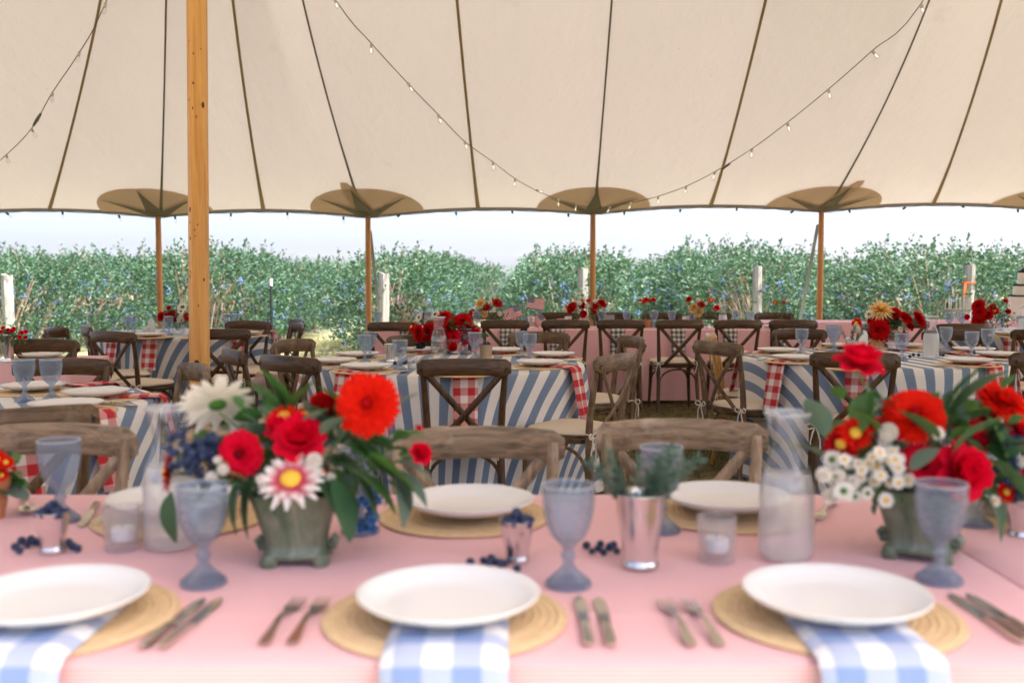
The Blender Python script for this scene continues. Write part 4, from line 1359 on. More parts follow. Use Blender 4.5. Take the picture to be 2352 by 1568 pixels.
TROUND = [('tabletop', MB().lathe([(0, .735), (.80, .735), (.815, .74), (.815, .752), (0, .753)], 40).mesh('tabletop', M['table_wood']), [])] + \
         [('leg', MB().tube([(.5 * cos(a), .5 * sin(a), 0), (.5 * cos(a), .5 * sin(a), .736)], .02, 8).mesh('leg', M['table_wood']), []) for a in (.8, 2.4, 3.9, 5.5)]
def round_table(cx, cy, seed, rot, who):
    place(TROUND, 'round_table', 'round folding table under ' + who, 'table', (cx, cy, 0), 0, 'round tables')
    tag(ob('tablecloth', round_cloth(.84, seed, rot), None, (cx, cy, 0)), 'blue and cream striped floor-length cloth on ' + who, 'tablecloth', 'striped round tablecloths')
def rect_cloth(x0, x1, y0, y1, z, drop, seed, name='rect_cloth', foldamp=.035):
    """rectangular cloth hanging on all four sides, stripes along X"""
    r = random.Random(seed)
    cx, cy = (x0 + x1) / 2, (y0 + y1) / 2
    hx, hy = (x1 - x0) / 2, (y1 - y0) / 2
    cr = .03
    per = []
    def seg(p, q, n, nrm):
        for k in range(n):
            t = k / n
            per.append((p[0] + (q[0] - p[0]) * t, p[1] + (q[1] - p[1]) * t, nrm[0], nrm[1], 0))
    def corner(ccx, ccy, a0, n=8):
        for k in range(n):
            a = a0 + pi / 2 * k / n
            per.append((ccx + cr * cos(a), ccy + cr * sin(a), cos(a), sin(a), 1))
    nx = max(12, int(hx * 2 / .03)); ny = max(8, int(hy * 2 / .03))
    seg((-hx + cr, -hy), (hx - cr, -hy), nx, (0, -1)); corner(hx - cr, -hy + cr, -pi / 2)
    seg((hx, -hy + cr), (hx, hy - cr), ny, (1, 0)); corner(hx - cr, hy - cr, 0)
    seg((hx - cr, hy), (-hx + cr, hy), nx, (0, 1)); corner(-hx + cr, hy - cr, pi / 2)
    seg((-hx, hy - cr), (-hx, -hy + cr), ny, (-1, 0)); corner(-hx + cr, -hy + cr, pi)
    n = len(per)
    dist = [0.0]
    for k in range(1, n): dist.append(dist[-1] + math.hypot(per[k][0] - per[k - 1][0], per[k][1] - per[k - 1][1]))
    ph = [r.uniform(0, 6) for _ in range(4)]
    mb = MB(); vs, uvs, fs = [], [], []
    rows = [(-.05, 0), (-.008, 0), (0, 1)] + [(0, k) for k in range(2, 14)]
    for inset, k in rows:
        for i, (x, y, a, b, c) in enumerate(per):
            g = max(0, k - 1) / 12
            s = g * drop
            f = .5 * sin(dist[i] * 7 + ph[0]) + .35 * sin(dist[i] * 17 + ph[1]) + .25 * sin(dist[i] * 31 + ph[2])
            amp = foldamp * g * (1 + c * 1.2)
            off = inset + (0 if k == 0 else .006 + .010 * g + amp * f * .6 + .010 * g * g)
            zz = z - (.0 if k == 0 else (.004 if k == 1 else .006)) - s
            vs.append((x + a * off, y + b * off, zz))
            if k == 0: uvs.append((y + b * off + hy, x + a * off))
            else: uvs.append((y + b * (off + s) + hy, x + a * (off + s)))
    for j in range(len(rows) - 1):
        for i in range(n):
            a = j * n + i; b = j * n + (i + 1) % n
            fs.append((a, a + n, b + n, b))
    mb.add(vs, fs, uvs)
    creases = [(-.34 + .62 * q) * (1 if q else 1) for q in range(3)]
    xcs = [-hx + .45 + .78 * q for q in range(int(2 * hx / .78) + 1)]
    def top(u, v):
        x = -(hx - .05) + 2 * (hx - .05) * u; y = -(hy - .05) + 2 * (hy - .05) * v
        e = min(1, u * 8, (1 - u) * 8, v * 6, (1 - v) * 6)
        h = sum(.0032 * exp(-((y - c) / .010) ** 2) for c in creases) + sum(.0026 * exp(-((x - c) / .011) ** 2) for c in xcs)
        h += .0022 * mnoise.noise(Vector((x * 3.1 + seed, y * 4.7, 0))) + .0012 * mnoise.noise(Vector((x * 11, y * 9, seed)))
        return (x, y, z + (h - .0015) * max(0, e)), (y + hy, x)
    mb.grid(top, int(hx * 2 / .02), int(hy * 2 / .0125))
    me = mb.mesh(name, M['pink'], True, 60)
    return me, (cx, cy, 0)
def rect_table(x0, x1, y0, y1, who, seed, lab, z=TZ, drop=.745):
    kit = [('tabletop', MB().box((0, 0, z - .027), (x1 - x0 - .03, y1 - y0 - .03, .035)).mesh('tabletop', M['table_wood'], False), [])]
    for sx in (-1, 1):
        for sy in (-1, 1):
            kit.append(('leg', MB().tube([(sx * ((x1 - x0) / 2 - .15), sy * ((y1 - y0) / 2 - .1), 0), (sx * ((x1 - x0) / 2 - .15), sy * ((y1 - y0) / 2 - .1), z - .04)], .02, 8).mesh('leg', M['table_wood']), []))
    place(kit, 'folding_table', 'rectangular folding table hidden under the cloth of ' + who, 'table', ((x0 + x1) / 2, (y0 + y1) / 2, 0), 0, 'rectangular tables')
    me, loc = rect_cloth(x0, x1, y0, y1, z, drop, seed)
    tag(ob('tablecloth', me, None, loc), lab, 'tablecloth', 'pink tablecloths')

WA, WB_, WC = 'the table with the all-red bouquet', 'the table with the yellow-topped bouquet', 'the striped table in front of the thick pole'
WD, WE = 'the striped table behind the thick pole', 'the striped table in front of the cake'
WP, WL, WF = 'the long pink table with flags', 'the short pink table with potted red blooms', 'the pink table with blue checked napkins'
TA, TB, TC, TD, TE = (-.395, 6.10), (2.37, 6.53), (-2.36, 4.10), (-3.16, 9.60), (5.05, 9.85)
round_table(*TA, 3, .02, WA)
round_table(*TB, 5, -.10, WB_)
round_table(*TC, 8, -.55, WC)
round_table(*TD, 11, .35, WD)
round_table(*TE, 14, .15, WE)
# serving of the front pink tables
FY0, FY1 = on_z(1176, 1519, TZ).y, on_z(1176, 1134, TZ).y
rect_table(-2.35, .862, FY0, FY1, WF, 3, 'pale pink seersucker cloth with green glazed planters on it')
rect_table(.872, 3.1, FY0, FY1, 'the pink table end past the white daisies', 4, 'pale pink seersucker cloth on the table end past the white daisies', TZ + .003)
PY0 = on_z(1176, 757, TZ).y; PY1 = PY0 + .78
XM = at_y(1465, 760, PY0).x
rect_table(at_y(850, 760, PY0).x, XM - .006, PY0, PY1, WP, 6, 'salmon pink cloth on the long table, under the flags', TZ, .72)
rect_table(XM + .006, at_y(1762, 760, PY0).x + .35, PY0, PY1, WP, 7, 'salmon pink cloth on the long table, under the orange-yellow dahlias', TZ, .72)
LY0 = on_z(100, 834, TZ).y
rect_table(-5.6, at_y(158, 834, LY0).x, LY0, LY0 + .62, WL, 8, 'salmon pink cloth on the short table with potted red blooms', TZ, .72)
rect_table(4.6, 7.6, 12.0, 12.75, 'the cake', 9, 'salmon pink cloth on the table holding the tiered cake', TZ, .72)
rect_table(2.95, 4.3, 11.9, 12.6, 'the narrow pink table by the slim pole', 10, 'salmon pink cloth on the narrow table by the slanting strap', TZ, .72)

# ------------------------------------------------------------------ chairs
GF = 'chairs pulled up to the pink table with planters'
chair(134, 972, 183, 'worn grey-brown crossback chair behind the berry-filled silver cup and far goblet', GF, WORN, CHAIR_PLAIN)
chair(600, 978, 178, 'worn crossback chair hidden behind the white dahlia bouquet', GF, WORN, CHAIR_PLAIN)
chair(1090, 980, 176, 'weathered crossback chair with pale scuffed rail behind a plate and small berry cup', GF, WORN, CHAIR_PLAIN)
chair(1562, 962, 184, 'weathered crossback chair with pale scuffed rail behind the rosemary cup', GF, WORN, CHAIR_PLAIN)
GC = 'chairs at the striped table in front of the thick pole'
chair(50, 936, -38, 'worn brown crossback chair with its back to the pink table, under red napkin corner', GC, GREY)
chair(150, 822, 172, 'brown crossback chair behind two blue goblets', GC)
chair(462, 836, -122, 'weathered crossback chair standing in front of the thick orange pole', GC, GREY)
GA = 'chairs at the table with the all-red bouquet'
chair(1066, 823, -3, 'dark crossback chair with red checked napkin hanging behind its crossed slats', GA)
chair(650, 816, 38, 'dark crossback chair with curved rail, beside a red napkin on striped cloth', GA)
chair(662, 779, 112, 'brown crossback chair with greyish rail, facing the all-red bouquet near the straw path', GA, GREY)
chair(522, 799, 62, 'crossback chair seen edge-on beside a pale bowl', GA)
chair(1240, 762, 192, 'light brown crossback chair behind a pair of blue goblets', GA, GREY)
chair(962, 768, 166, 'light brown crossback chair behind the silver julep cup and dark grapes', GA, GREY)
chair(1462, 772, -104, 'grey-brown crossback chair with white tied cushion, facing the all-red bouquet from behind', GA, GREY)
chair(1430, 811, -58, 'grey-brown crossback chair with cream cushion tied by bows beside striped cloth', GA, GREY)
GB = 'chairs at the table with the yellow-topped bouquet'
chair(1965, 808, 14, 'dark crossback chair with scratched rail, facing the yellow-topped bouquet', GB)
chair(1636, 783, 62, 'dark grey crossback chair with tied cushion, in front of the orange one', GB, GREY)
chair(1626, 766, 104, 'bright orange-yellow wooden crossback chair', GB, ORANGE)
chair(1830, 755, 168, 'brown crossback chair behind a blue goblet, near the slim orange pole', GB)
chair(2192, 757, 202, 'brown crossback chair behind the second water carafe', GB)
chair(2418, 806, -14, 'dark crossback chair cropped beside the red napkin and plate', GB)
chair(2395, 757, -118, 'brown crossback chair cropped in front of the striped cloth of the cake side', GB)
GD = 'chairs at the striped table behind the thick pole'
chair(248, 760, 24, 'brown crossback chair with tied cushion beside a red napkin on striped cloth', GD)
chair(505, 755, -16, 'brown crossback chair half hidden by the thick orange pole', GD)
chair(192, 747, 62, 'grey-sheened crossback chair behind the brown one with tied cushion', GD)
chair(118, 752, 86, 'crossback chair seen edge-on by the potted red blooms', GD)
chair(575, 736, 192, 'brown crossback chair beyond two goblets, by the dark tripod', GD)
chair(690, 741, -112, 'brown crossback chair on the straw path side, in front of its twin', GD)
chair(690, 733, -118, 'brown crossback chair on the straw path side, behind its twin', GD)
chair(105, 778, 178, 'brown crossback chair behind the short pink table', 'chairs at the short pink table')
GE = 'chairs at the striped table in front of the cake'
chair(2215, 743, 8, 'brown crossback chair with its wide rail below the cake pop stand', GE)
GP = 'chairs along the long pink table'
lp = ['by the slim pole with the grey strap', 'hidden behind the all-red bouquet', 'below the flags', 'below the red bouquet in a silver cup', 'below the clay pot of small red blooms', 'below the orange-yellow dahlias', 'below the small carafe', 'at the end by the slanting strap']
for (u, lab) in zip((901, 1032, 1160, 1300, 1427, 1563, 1697, 1825), lp):
    chair(u, 739 if u < 1000 else 734, rr.uniform(-4, 4), 'dark crossback chair facing the long pink table ' + lab, GP)
for u, lab in ((1000, 'behind the all-red bouquet'), (1110, 'beyond the yellow and red bouquet'), (1285, 'beyond the copper cup'), (1405, 'beyond the printed card'), (1520, 'beyond the clay pot'), (1632, 'beyond the orange-yellow dahlias'), (1775, 'beyond the pair of blue tumblers')):
    chair(u, 717, 180 + rr.uniform(-4, 4), 'brown crossback chair with its back to the hedge ' + lab, 'chairs on the hedge side of the long pink table', None, CHAIR_PLAIN)
chair(2075, 733, 180, 'brown crossback chair behind the narrow pink table', 'chairs on the hedge side of the long pink table', None, CHAIR_PLAIN)

# pale bowl lying on the edge-on chair
pb = on_z(588, 902, .50)
t = thing('serving_bowl', 'pale blush bowl holding wooden blocks on a chair seat', 'bowl', (pb.x + .02, pb.y + .12, .505))
ob('shell', MB().lathe([(0, .0), (.06, .0), (.10, .03), (.125, .075), (.130, .10), (.124, .10), (.095, .035), (0, .015)], 32, fn=lambda th, k, r, z: (r, z + (.025 * cos(th) if z > .05 else 0))).mesh('shell', M['blush']), t)
for k, (x, y) in enumerate(((-.03, -.02), (.02, .02), (-.05, .03))):
    ob('wooden_block', MB().box((x, y, .075), (.05, .04, .10), Euler((.3 * k, .4, k)).to_matrix()).mesh('wooden_block', M['kraft'], False), t)

# ------------------------------------------------------------------ place settings on the round tables
def setting(u, v, ctr, who, n, near=True, R=.84):
    p = on_z(u, v, TZ + .025)
    d = Vector((p.x - ctr[0], p.y - ctr[1], 0))
    a = atan2(d.y, d.x)
    out = Vector((cos(a), sin(a), 0)); side = Vector((-sin(a), cos(a), 0))
    q = Vector((ctr[0], ctr[1], 0)) + out * (R - .175)
    q.x = q.x * .35 + p.x * .65; q.y = q.y * .35 + p.y * .65
    over = (Vector((q.x - ctr[0], q.y - ctr[1], 0)).length + .19) - R
    z = TZ + .0045
    rz = a - pi / 2
    place(MAT, 'placemat', 'round woven rattan placemat on ' + who, 'placemat', (q.x, q.y, z), rz, 'placemats on ' + who)
    e = Vector((ctr[0], ctr[1], 0)) + out * (R + .012)
    place(rr.choice(NAP_RED), 'napkin', 'red checked napkin on ' + who, 'napkin', (e.x, e.y, z + .0085), rz, 'red napkins on ' + who)
    place(PLATE, 'dinner_plate', 'off-white scalloped dinner plate on ' + who, 'plate', (q.x, q.y, z + .0165), rz, 'plates on ' + who)
    if near:
        for off, kit, nm in ((-.215, FORK, 'fork'), (-.245, FORK, 'fork'), (.215, KNIFE, 'knife'), (.243, SPOON, 'spoon')):
            w_ = q - side * off * -1 - out * -.02
            rad = Vector((w_.x - ctr[0], w_.y - ctr[1], 0)).length
            if rad > R - .09: w_ = Vector((ctr[0], ctr[1], 0)) + (w_ - Vector((ctr[0], ctr[1], 0))) * ((R - .10) / rad)
            place(kit, nm, 'silver %s laid beside a plate on %s' % (nm, who), nm, (w_.x, w_.y, z), rz + pi, nm + 's on ' + who)
for k, (u, v) in enumerate(((832, 845), (758, 831), (819, 816), (1066, 853), (1236, 835), (1283, 816), (1164, 805), (960, 803))):
    setting(u, v, TA, WA, k)
for k, (u, v) in enumerate(((1798, 807), (1818, 824), (1962, 843), (2231, 831), (2266, 804), (2318, 816), (1925, 794), (2090, 792))):
    setting(u, v, TB, WB_, k)
for k, (u, v) in enumerate(((197, 906), (155, 934), (25, 897), (60, 968))):
    setting(u, v, TC, WC, k)
for k, (u, v) in enumerate(((330, 772), (250, 769), (595, 768), (575, 758), (470, 773))):
    setting(u, v, TD, WD, k, False)
for k, (u, v) in enumerate(((2230, 762), (2310, 770), (2260, 752))):
    setting(u, v, TE, WE, k, False)
def gob(u, v, who, kit=None, z=TZ + .005, lab=None):
    p = on_z(u, v, z)
    place(kit or GOBLET, 'water_goblet', lab or 'blue pressed-glass goblet on ' + who, 'goblet', (p.x, p.y, z), rr.uniform(0, 6), 'goblets on ' + who, rr.uniform(.98, 1.02))
for u, v in ((838, 834), (850, 825), (919, 850), (1091, 826), (1198, 821), (1217, 829), (1070, 812)): gob(u, v, WA)
for u, v in ((1841, 815), (1916, 808), (1910, 799), (2071, 828), (2172, 809), (2231, 824), (2268, 816), (1990, 797)): gob(u, v, WB_)
for u, v in ((57, 922), (119, 921)): gob(u, v, WC)
for u, v in ((294, 769), (306, 766), (388, 770), (376, 764), (524, 763), (540, 763), (478, 762)): gob(u, v, WD)
for u, v in ((2300, 765), (2180, 758), (2208, 757), (2240, 757), (2345, 768)): gob(u, v, WE)
for u in (868, 960, 1095, 1382, 1440, 1502, 1543, 1590, 1690, 1722): gob(u, 752 + rr.uniform(-3, 3), WP, z=TZ + .002)
for u in (870, 892): pass

# carafes
def carafe(u, v, lab, kit=CARAFE, z=TZ + .005, sc=1.0):
    p = on_z(u, v, z)
    return place(kit, 'water_carafe', lab, 'carafe', (p.x, p.y, z), rr.uniform(0, 6), 'glass water carafes', sc)
carafe(1008, 827, 'glass water carafe in front of the all-red bouquet', CARAFE_CLEAR, sc=1.0)
carafe(2138, 823, 'misted glass water carafe beside the yellow-topped bouquet', CARAFE)
carafe(985, 757, 'empty glass carafe beyond the all-red bouquet', CARAFE_CLEAR, TZ + .002)
carafe(1660, 755, 'small glass carafe beside the orange-yellow dahlias', CARAFE, TZ + .002, .9)
carafe(2350, 772, 'misted glass carafe in front of the tiered cake', CARAFE)
carafe(393, 1257, 'tall misted glass carafe beside the white dahlia bouquet', CARAFE, TZ)
carafe(1804, 1281, 'tall misted glass carafe between votive and white daisies', CARAFE, TZ)

# ------------------------------------------------------------------ the front pink table
F = lambda u, v, z=TZ: on_z(u, v, z)
GFT = 'the pink table with blue checked napkins'
def fset(u, v, pu, pv, far, lab):
    m = F(u, v, TZ + .005); p = F(pu, pv, TZ + .035)
    rz = 0 if far else pi
    place(MAT, 'placemat', 'round woven rattan placemat ' + lab, 'placemat', (m.x, m.y, TZ + .001), rr.uniform(0, 6), 'placemats on ' + GFT, .99)
    ey = FY1 if far else FY0
    place(NAP_BLUE[0 if far else 1], 'napkin', 'blue checked napkin under the plate ' + lab, 'napkin', (p.x + (.0 if far else .005), ey + (.010 if far else -.010), TZ + .0095), rz, 'blue napkins on ' + GFT)
    place(BIGPLATE, 'dinner_plate', 'white dinner plate ' + lab, 'plate', (p.x, p.y, TZ + .0230), 0, 'plates on ' + GFT)
fset(119, 1413, 124, 1377, False, 'by the knives below the dahlia goblet')
fset(1022, 1412, 1030, 1377, False, 'between forks and knives below the small berry cup')
fset(1920, 1407, 1919, 1374, False, 'below the carafe and votive')
fset(1068, 1181, 1080, 1157, True, 'beyond the small berry cup')
fset(1672, 1174, 1668, 1148, True, 'beyond the votive and rosemary cup')
fset(420, 1184, 398, 1152, True, 'behind the tall carafe and white dahlia')
fset(2400, 1182, 2420, 1158, True, 'beyond the planter of white daisies')
def cut(kit, nm, u, v, lab, rz=0.0):
    p = F(u, v)
    place(kit, nm, lab, nm, (p.x, p.y, TZ + .0015), rz, 'cutlery on ' + GFT)
cut(FORK, 'fork', 652, 1428, 'gold-toned fork farther from the plate below the small berry cup', -.05)
cut(FORK, 'fork', 713, 1426, 'gold-toned fork close to the plate below the small berry cup', -.05)
cut(FORK, 'fork', 1553, 1430, 'gold-toned fork close to the knives, below the votive', .04)
cut(FORK, 'fork', 1612, 1430, 'gold-toned fork close to the plate below the votive', .06)
cut(KNIFE, 'knife', 404, 1430, 'table knife close to the plate below the dahlia goblet', -.08)
cut(KNIFE, 'knife', 446, 1430, 'table knife farther from the plate below the dahlia goblet', -.08)
cut(KNIFE, 'knife', 1340, 1424, 'table knife close to the plate, below the iced goblet')
cut(KNIFE, 'knife', 1388, 1426, 'table knife farther from the plate, below the iced goblet')
cut(KNIFE, 'knife', 2258, 1418, 'table knife close to the plate, below the daisy planter goblet', .03)
cut(KNIFE, 'knife', 2302, 1418, 'table knife farther from the plate, below the daisy planter goblet', .03)
cut(KNIFE, 'knife', 205, 1185, 'table knife beyond the berry cup beside the tall carafe', pi + .25)
cut(FORK, 'fork', 240, 1188, 'fork beyond the votive beside the tall carafe', pi + .25)
cut(FORK, 'fork', 1895, 1178, 'fork beyond the carafe beside the white daisies', pi - .5)
cut(SPOON, 'spoon', 60, 1166, 'spoon beyond the berry cup near the clay pot', pi + .5)
gob(468, 1341, GFT, ICED, TZ, 'blue goblet of iced water in front of the white dahlia bouquet')
gob(1305, 1344, GFT, ICED, TZ, 'blue goblet of iced water between berry cup and rosemary cup')
gob(2157, 1335, GFT, GOBLET, TZ, 'blue goblet in front of the planter with white daisies')
gob(140, 1196, GFT, GOBLET, TZ, 'blue goblet behind the silver cup heaped with berries')
gob(1518, 1220, GFT, GOBLET, TZ, 'blue goblet behind the rosemary cup')
gob(828, 1222, GFT, GOBLET, TZ, 'blue goblet behind drooping blue flowers')
gob(2236, 1208, GFT, GOBLET, TZ, 'blue goblet behind the planter with white daisies')
def shot(u, v, lab):
    p = F(u, v)
    t = thing('silver_cup', lab, 'cup', (p.x, p.y, TZ), 0, 'small silver cups heaped with berries')
    ob('cup', SHOT, t); ob('berry_heap', HEAP, t, kind='stuff')
shot(122, 1266, 'small silver cup heaped with blueberries beside a votive')
shot(1188, 1288, 'small silver cup heaped with blueberries beside the iced goblet')
def loose(pts, lab):
    for u, v in pts:
        p = F(u, v)
        s = rr.uniform(.85, 1.2)
        tag(ob('blueberry', BERRY, None, (p.x, p.y, TZ), (rr.uniform(0, .3), rr.uniform(0, .3), 0), s), lab, 'blueberry', lab)
loose([(35, 1262), (48, 1250), (62, 1258), (80, 1252), (70, 1246), (95, 1258), (45, 1272), (165, 1262), (178, 1266), (158, 1254)], 'loose blueberry beside the silver cup and votive')
loose([(1078, 1298), (1108, 1294), (1122, 1300), (1136, 1296), (1148, 1302), (1128, 1290), (1158, 1300), (1185, 1313)], 'loose blueberry beside the silver cup by the iced goblet')
loose([(1345, 1260), (1358, 1272), (1372, 1266), (1386, 1274), (1398, 1264), (1408, 1258), (1415, 1272), (1378, 1256)], 'loose blueberry at the foot of the rosemary cup')
def votive(u, v, lab):
    p = F(u, v); place(VOTIVE, 'votive_candle', lab, 'votive', (p.x, p.y, TZ), rr.uniform(0, 1), 'cut-glass votives')
votive(283, 1260, 'cut-glass votive beside the tall carafe and berry cup')
votive(1645, 1286, 'cut-glass votive between rosemary cup and carafe')
# rosemary in a julep cup
def sprig_mesh(L, seed):
    r = random.Random(seed); lv, lf = [], []
    st = MB().tube([(0, 0, 0), (.004, 0, L * .5), (0, .003, L)], [.0018, .0014, .0008], 5)
    for k in range(int(L * 700)):
        z = L * (.12 + .88 * r.random()); a = r.uniform(0, 2 * pi)
        d = Vector((cos(a), sin(a), r.uniform(.5, 1.4))).normalized()
        leaf_quad(lv, lf, Vector((0, 0, z)), d, Vector((r.gauss(0, 1), r.gauss(0, 1), 1)).normalized(), r.uniform(.014, .024), .0016)
    st.add(lv, lf)
    return st.mesh('sprig', M['leaf_grey'], True, 0)
SPRIG = [sprig_mesh(.12, 1), sprig_mesh(.10, 2), sprig_mesh(.08, 3)]
def julep(u, v, lab, sprigs, z=TZ, spread=.5, mesh=None, hgt=.12, sc=1.0):
    p = F(u, v, z)
    t = thing('julep_cup', lab, 'cup', (p.x, p.y, z), 0, 'herb and flower cups', scale=sc)
    ob('cup', mesh or JULEP, t)
    r = random.Random(int(u))
    for k in range(sprigs):
        a = r.uniform(0, 2 * pi); s = r.uniform(.1, spread)
        ob('sprig', r.choice(SPRIG), t, (cos(a) * .02, sin(a) * .02, hgt - .015), Euler((s * sin(a) * -1, s * cos(a), 0)), r.uniform(.8, 1.15))
    return t
julep(1470, 1298, 'tall silver cup of rosemary sprigs on the pink table', 22, spread=.75)

# planters and their bouquets
p1 = F(684, 1284); p2 = F(2112, 1274)
place(PLANTER, 'planter', 'green glazed square planter under the white dahlia bouquet', 'planter', (p1.x, p1.y, TZ), .10, 'green planters', 1.0)
place(PLANTER, 'planter', 'mossy green square planter under the white daisies', 'planter', (p2.x, p2.y, TZ), -.5, 'green planters', 1.0)
def W(u, v, y): return at_y(u, v, y)
y1 = p1.y
RP = lambda px, y: px * y / FPX
bl = []
def add(kind, u, v, off, rpx, d=(0, -1, .35)):
    bl.append((kind, W(u, v, y1 + off), RP(rpx, y1 + off) * (1.1 if kind in ('rose', 'zinnia', 'darkrose', 'open_orange', 'open_red') else 1.0), d))
add('orange', 845, 928, -.05, 76, (-.05, -1, .25))
add('white', 500, 930, .02, 84, (-.35, .75, .75))
add('white', 560, 985, .05, 34, (.3, -.3, .8))
add('darkrose', 745, 945, .03, 44, (.2, -.5, .8))
add('zinnia', 552, 1042, -.05, 52, (-.15, -1, .12))
add('rose', 690, 1010, -.06, 58, (.1, -.75, .6)); add('rose', 645, 985, -.03, 36, (-.2, -.6, .8)); add('open_orange', 700, 955, .0, 30, (.1, -.3, 1)); add('button', 760, 1095, -.06, 12); add('daisy', 600, 1100, -.09, 14); add('open_orange', 740, 1100 - 15, -.05, 9)
add('open_orange', 652, 960, -.02, 40, (-.1, -.4, .9))
add('striped', 668, 1105, -.11, 72, (.05, -.62, .78))
add('button', 722, 1058, -.09, 21)
add('open_red', 388, 1085, -.03, 42, (-.95, -.35, .1))
add('button', 512, 1078, -.08, 15); add('button', 486, 1096, -.08, 16); add('button', 500, 1056, -.07, 11)
add('rose', 965, 1042, -.02, 27, (.5, -.6, .5))
add('zinnia', 655, 905 + 20, .06, 16, (0, -.2, 1)); add('rose', 745 - 20, 915 + 5, .04, 14, (0, -.4, 1)); add('rose', 962, 985, 0, 10, (.3, -.3, 1))
cb1 = W(690, 1040, y1)
bq1 = bouquet('bouquet of red, orange and white dahlias in the green planter', (p1.x, p1.y, TZ + .05), bl, cb1, 120, 21, spread=(.19, .12, .10), lsc=.72, leafk=('bright', 'bright', 'grey', 'deep'),
        berries=[(W(445, 1052, y1 - .05), 60, .040, M['berry']), (W(478, 1035, y1 - .03), 30, .028, M['berry'])])
def extra(o, lst, y):
    base = Vector(o.location)
    for kind, u, v, off, tu, tv, sc in lst:
        p = W(u, v, y + off) - base
        q = W(tu, tv, y + off - .01) - base
        ob('leaf', LEAF[kind], o, p, (q - p).to_track_quat('Y', 'Z') @ Euler((0, rr.uniform(-.4, .4), 0)).to_quaternion(), sc)
extra(bq1, [('grey', 880, 970, -.02, 960, 850, 1.5), ('grey', 900, 1080, -.03, 985, 1130, 1.6), ('grey', 905, 1090, -.05, 950, 1190, 1.7), ('grey', 900, 1060, -.04, 990, 1070, 1.4), ('grey', 880, 1100, -.03, 985, 1160, 1.4),
            ('bright', 830, 1050, -.05, 930, 1080, 1.8), ('bright', 800, 1080, -.06, 900, 1130, 1.7), ('deep', 780, 1060, -.06, 850, 1120, 1.6), ('bright', 790, 1020, -.04, 880, 1050, 1.6), ('bright', 655, 960, .03, 640, 880, 1.6), ('bright', 665, 960, .03, 690, 885, 1.4),
            ('bright', 640, 950, .02, 610, 895, 1.3), ('deep', 395, 1130, -.03, 385, 1190, 1.2), ('deep', 760, 1100, -.07, 800, 1170, 1.5), ('deep', 590, 1080, -.06, 560, 1150, 1.6), ('deep', 560, 1090, -.05, 530, 1160, 1.4), ('grey', 700, 980, -.05, 730, 940, 1.1), ('grey', 740, 1000, -.05, 770, 960, 1.1),
            ('deep', 610, 1070, -.06, 650, 1150, 1.3), ('deep', 720, 1090, -.07, 770, 1140, 1.4), ('deep', 780, 980, -.02, 830, 1010, 1.5)], y1)
# drooping blue flowers beside the bouquet
pb = F(828, 1235)
fl = thing('blue_flower_spray', 'spray of small blue flowers hanging in front of a goblet', 'flowers', (pb.x, pb.y - .05, TZ), 0)
M['p_blue'] = petal('p_blue', (0.06, 0.17, 0.46, 1), (0.12, 0.28, 0.58, 1))
BLUEF = MB()
for k in range(5): petal_add(BLUEF, .05, 2 * pi * k / 5, .15, .9, .42, -.1, 2, .6)
BLUEF = BLUEF.mesh('blue_petals', M['p_blue'], True, 0)
BCEN = MB().sphere((0, 0, .08), .2, 6, 4).mesh('flower_centre', M['f_yellow'])
r5 = random.Random(5)
st = MB()
for k in range(34):
    t_ = r5.random()
    u = 835 + r5.uniform(-42, 42) * (1 - .5 * t_); v = 1120 + 95 * t_
    q = at_y(u, v, pb.y - .04 + r5.uniform(-.025, .02)) - Vector(fl.location)
    f = ob('blue_flower', BLUEF, fl, q, face((r5.gauss(0, .5), -1, r5.gauss(.2, .5)), r5.uniform(0, 6)), r5.uniform(.009, .013))
    if r5.random() < .4: ob('flower_centre', BCEN, f)
    st.tube([q, q + Vector((0, .006, .03))], .001, 4)
ob('stems', st.mesh('stems', M['stem']), fl, kind='stuff')

bl = []
y1 = p2.y
add('rose', 1972, 842, -.03, 56, (.1, -.35, 1)); add('orange', 2100, 955, -.04, 72, (-.25, -.75, .6)); add('open_orange', 1965, 995, -.03, 36, (-.2, -.8, .4)); add('open_red', 1935, 1020, -.02, 40, (-.6, -.6, .4))
add('rose', 2225, 1005, .02, 50, (.4, -.5, .7)); add('rose', 2205, 1085, -.08, 66, (.25, -.9, .3)); add('zinnia', 2120, 1070, -.06, 54, (-.1, -.8, .6)); add('orange', 2300, 925, .03, 66, (.3, -.5, .85)); add('darkrose', 2255, 965, .05, 36, (0, -.5, .8)); add('rose', 2335, 990, .03, 42, (.4, -.6, .6)); add('darkrose', 2290, 1015, .03, 34, (.2, -.7, .5)); add('button', 2345, 1060, -.02, 15); add('open_orange', 2310, 1130, -.03, 22, (.3, -.8, .3)); add('daisy', 2285, 1150, -.04, 15)
add('white', 2022, 945, .0, 22, (-.2, -.6, .8)); add('button', 2040, 992, -.06, 24); add('button', 2032, 1015, -.05, 18); add('daisy', 2155, 995, -.09, 17); add('rose', 2010, 975, -.03, 18, (-.4, -.6, .5))
r6 = random.Random(6)
for k in range(22): add('daisy', r6.uniform(1965, 2088), r6.uniform(1035, 1110), -.10 + r6.uniform(-.02, .03), r6.uniform(14, 19), (r6.gauss(-.1, .35), -1, r6.gauss(.35, .3)))
for u, v, r_ in ((1912, 1055, 20), (1893, 1090, 19), (1938, 1128, 22), (1908, 1138, 18), (1958, 1108, 17), (1992, 1132, 15), (1926, 1092, 17), (1950, 1062, 15), (1915, 1112, 13), (1965, 1140, 14)): add(r6.choice(('button', 'white')), u, v, -.10 + r6.uniform(-.02, .03), r_ * 1.1, (r6.gauss(-.3, .4), -1, r6.gauss(.3, .4)))
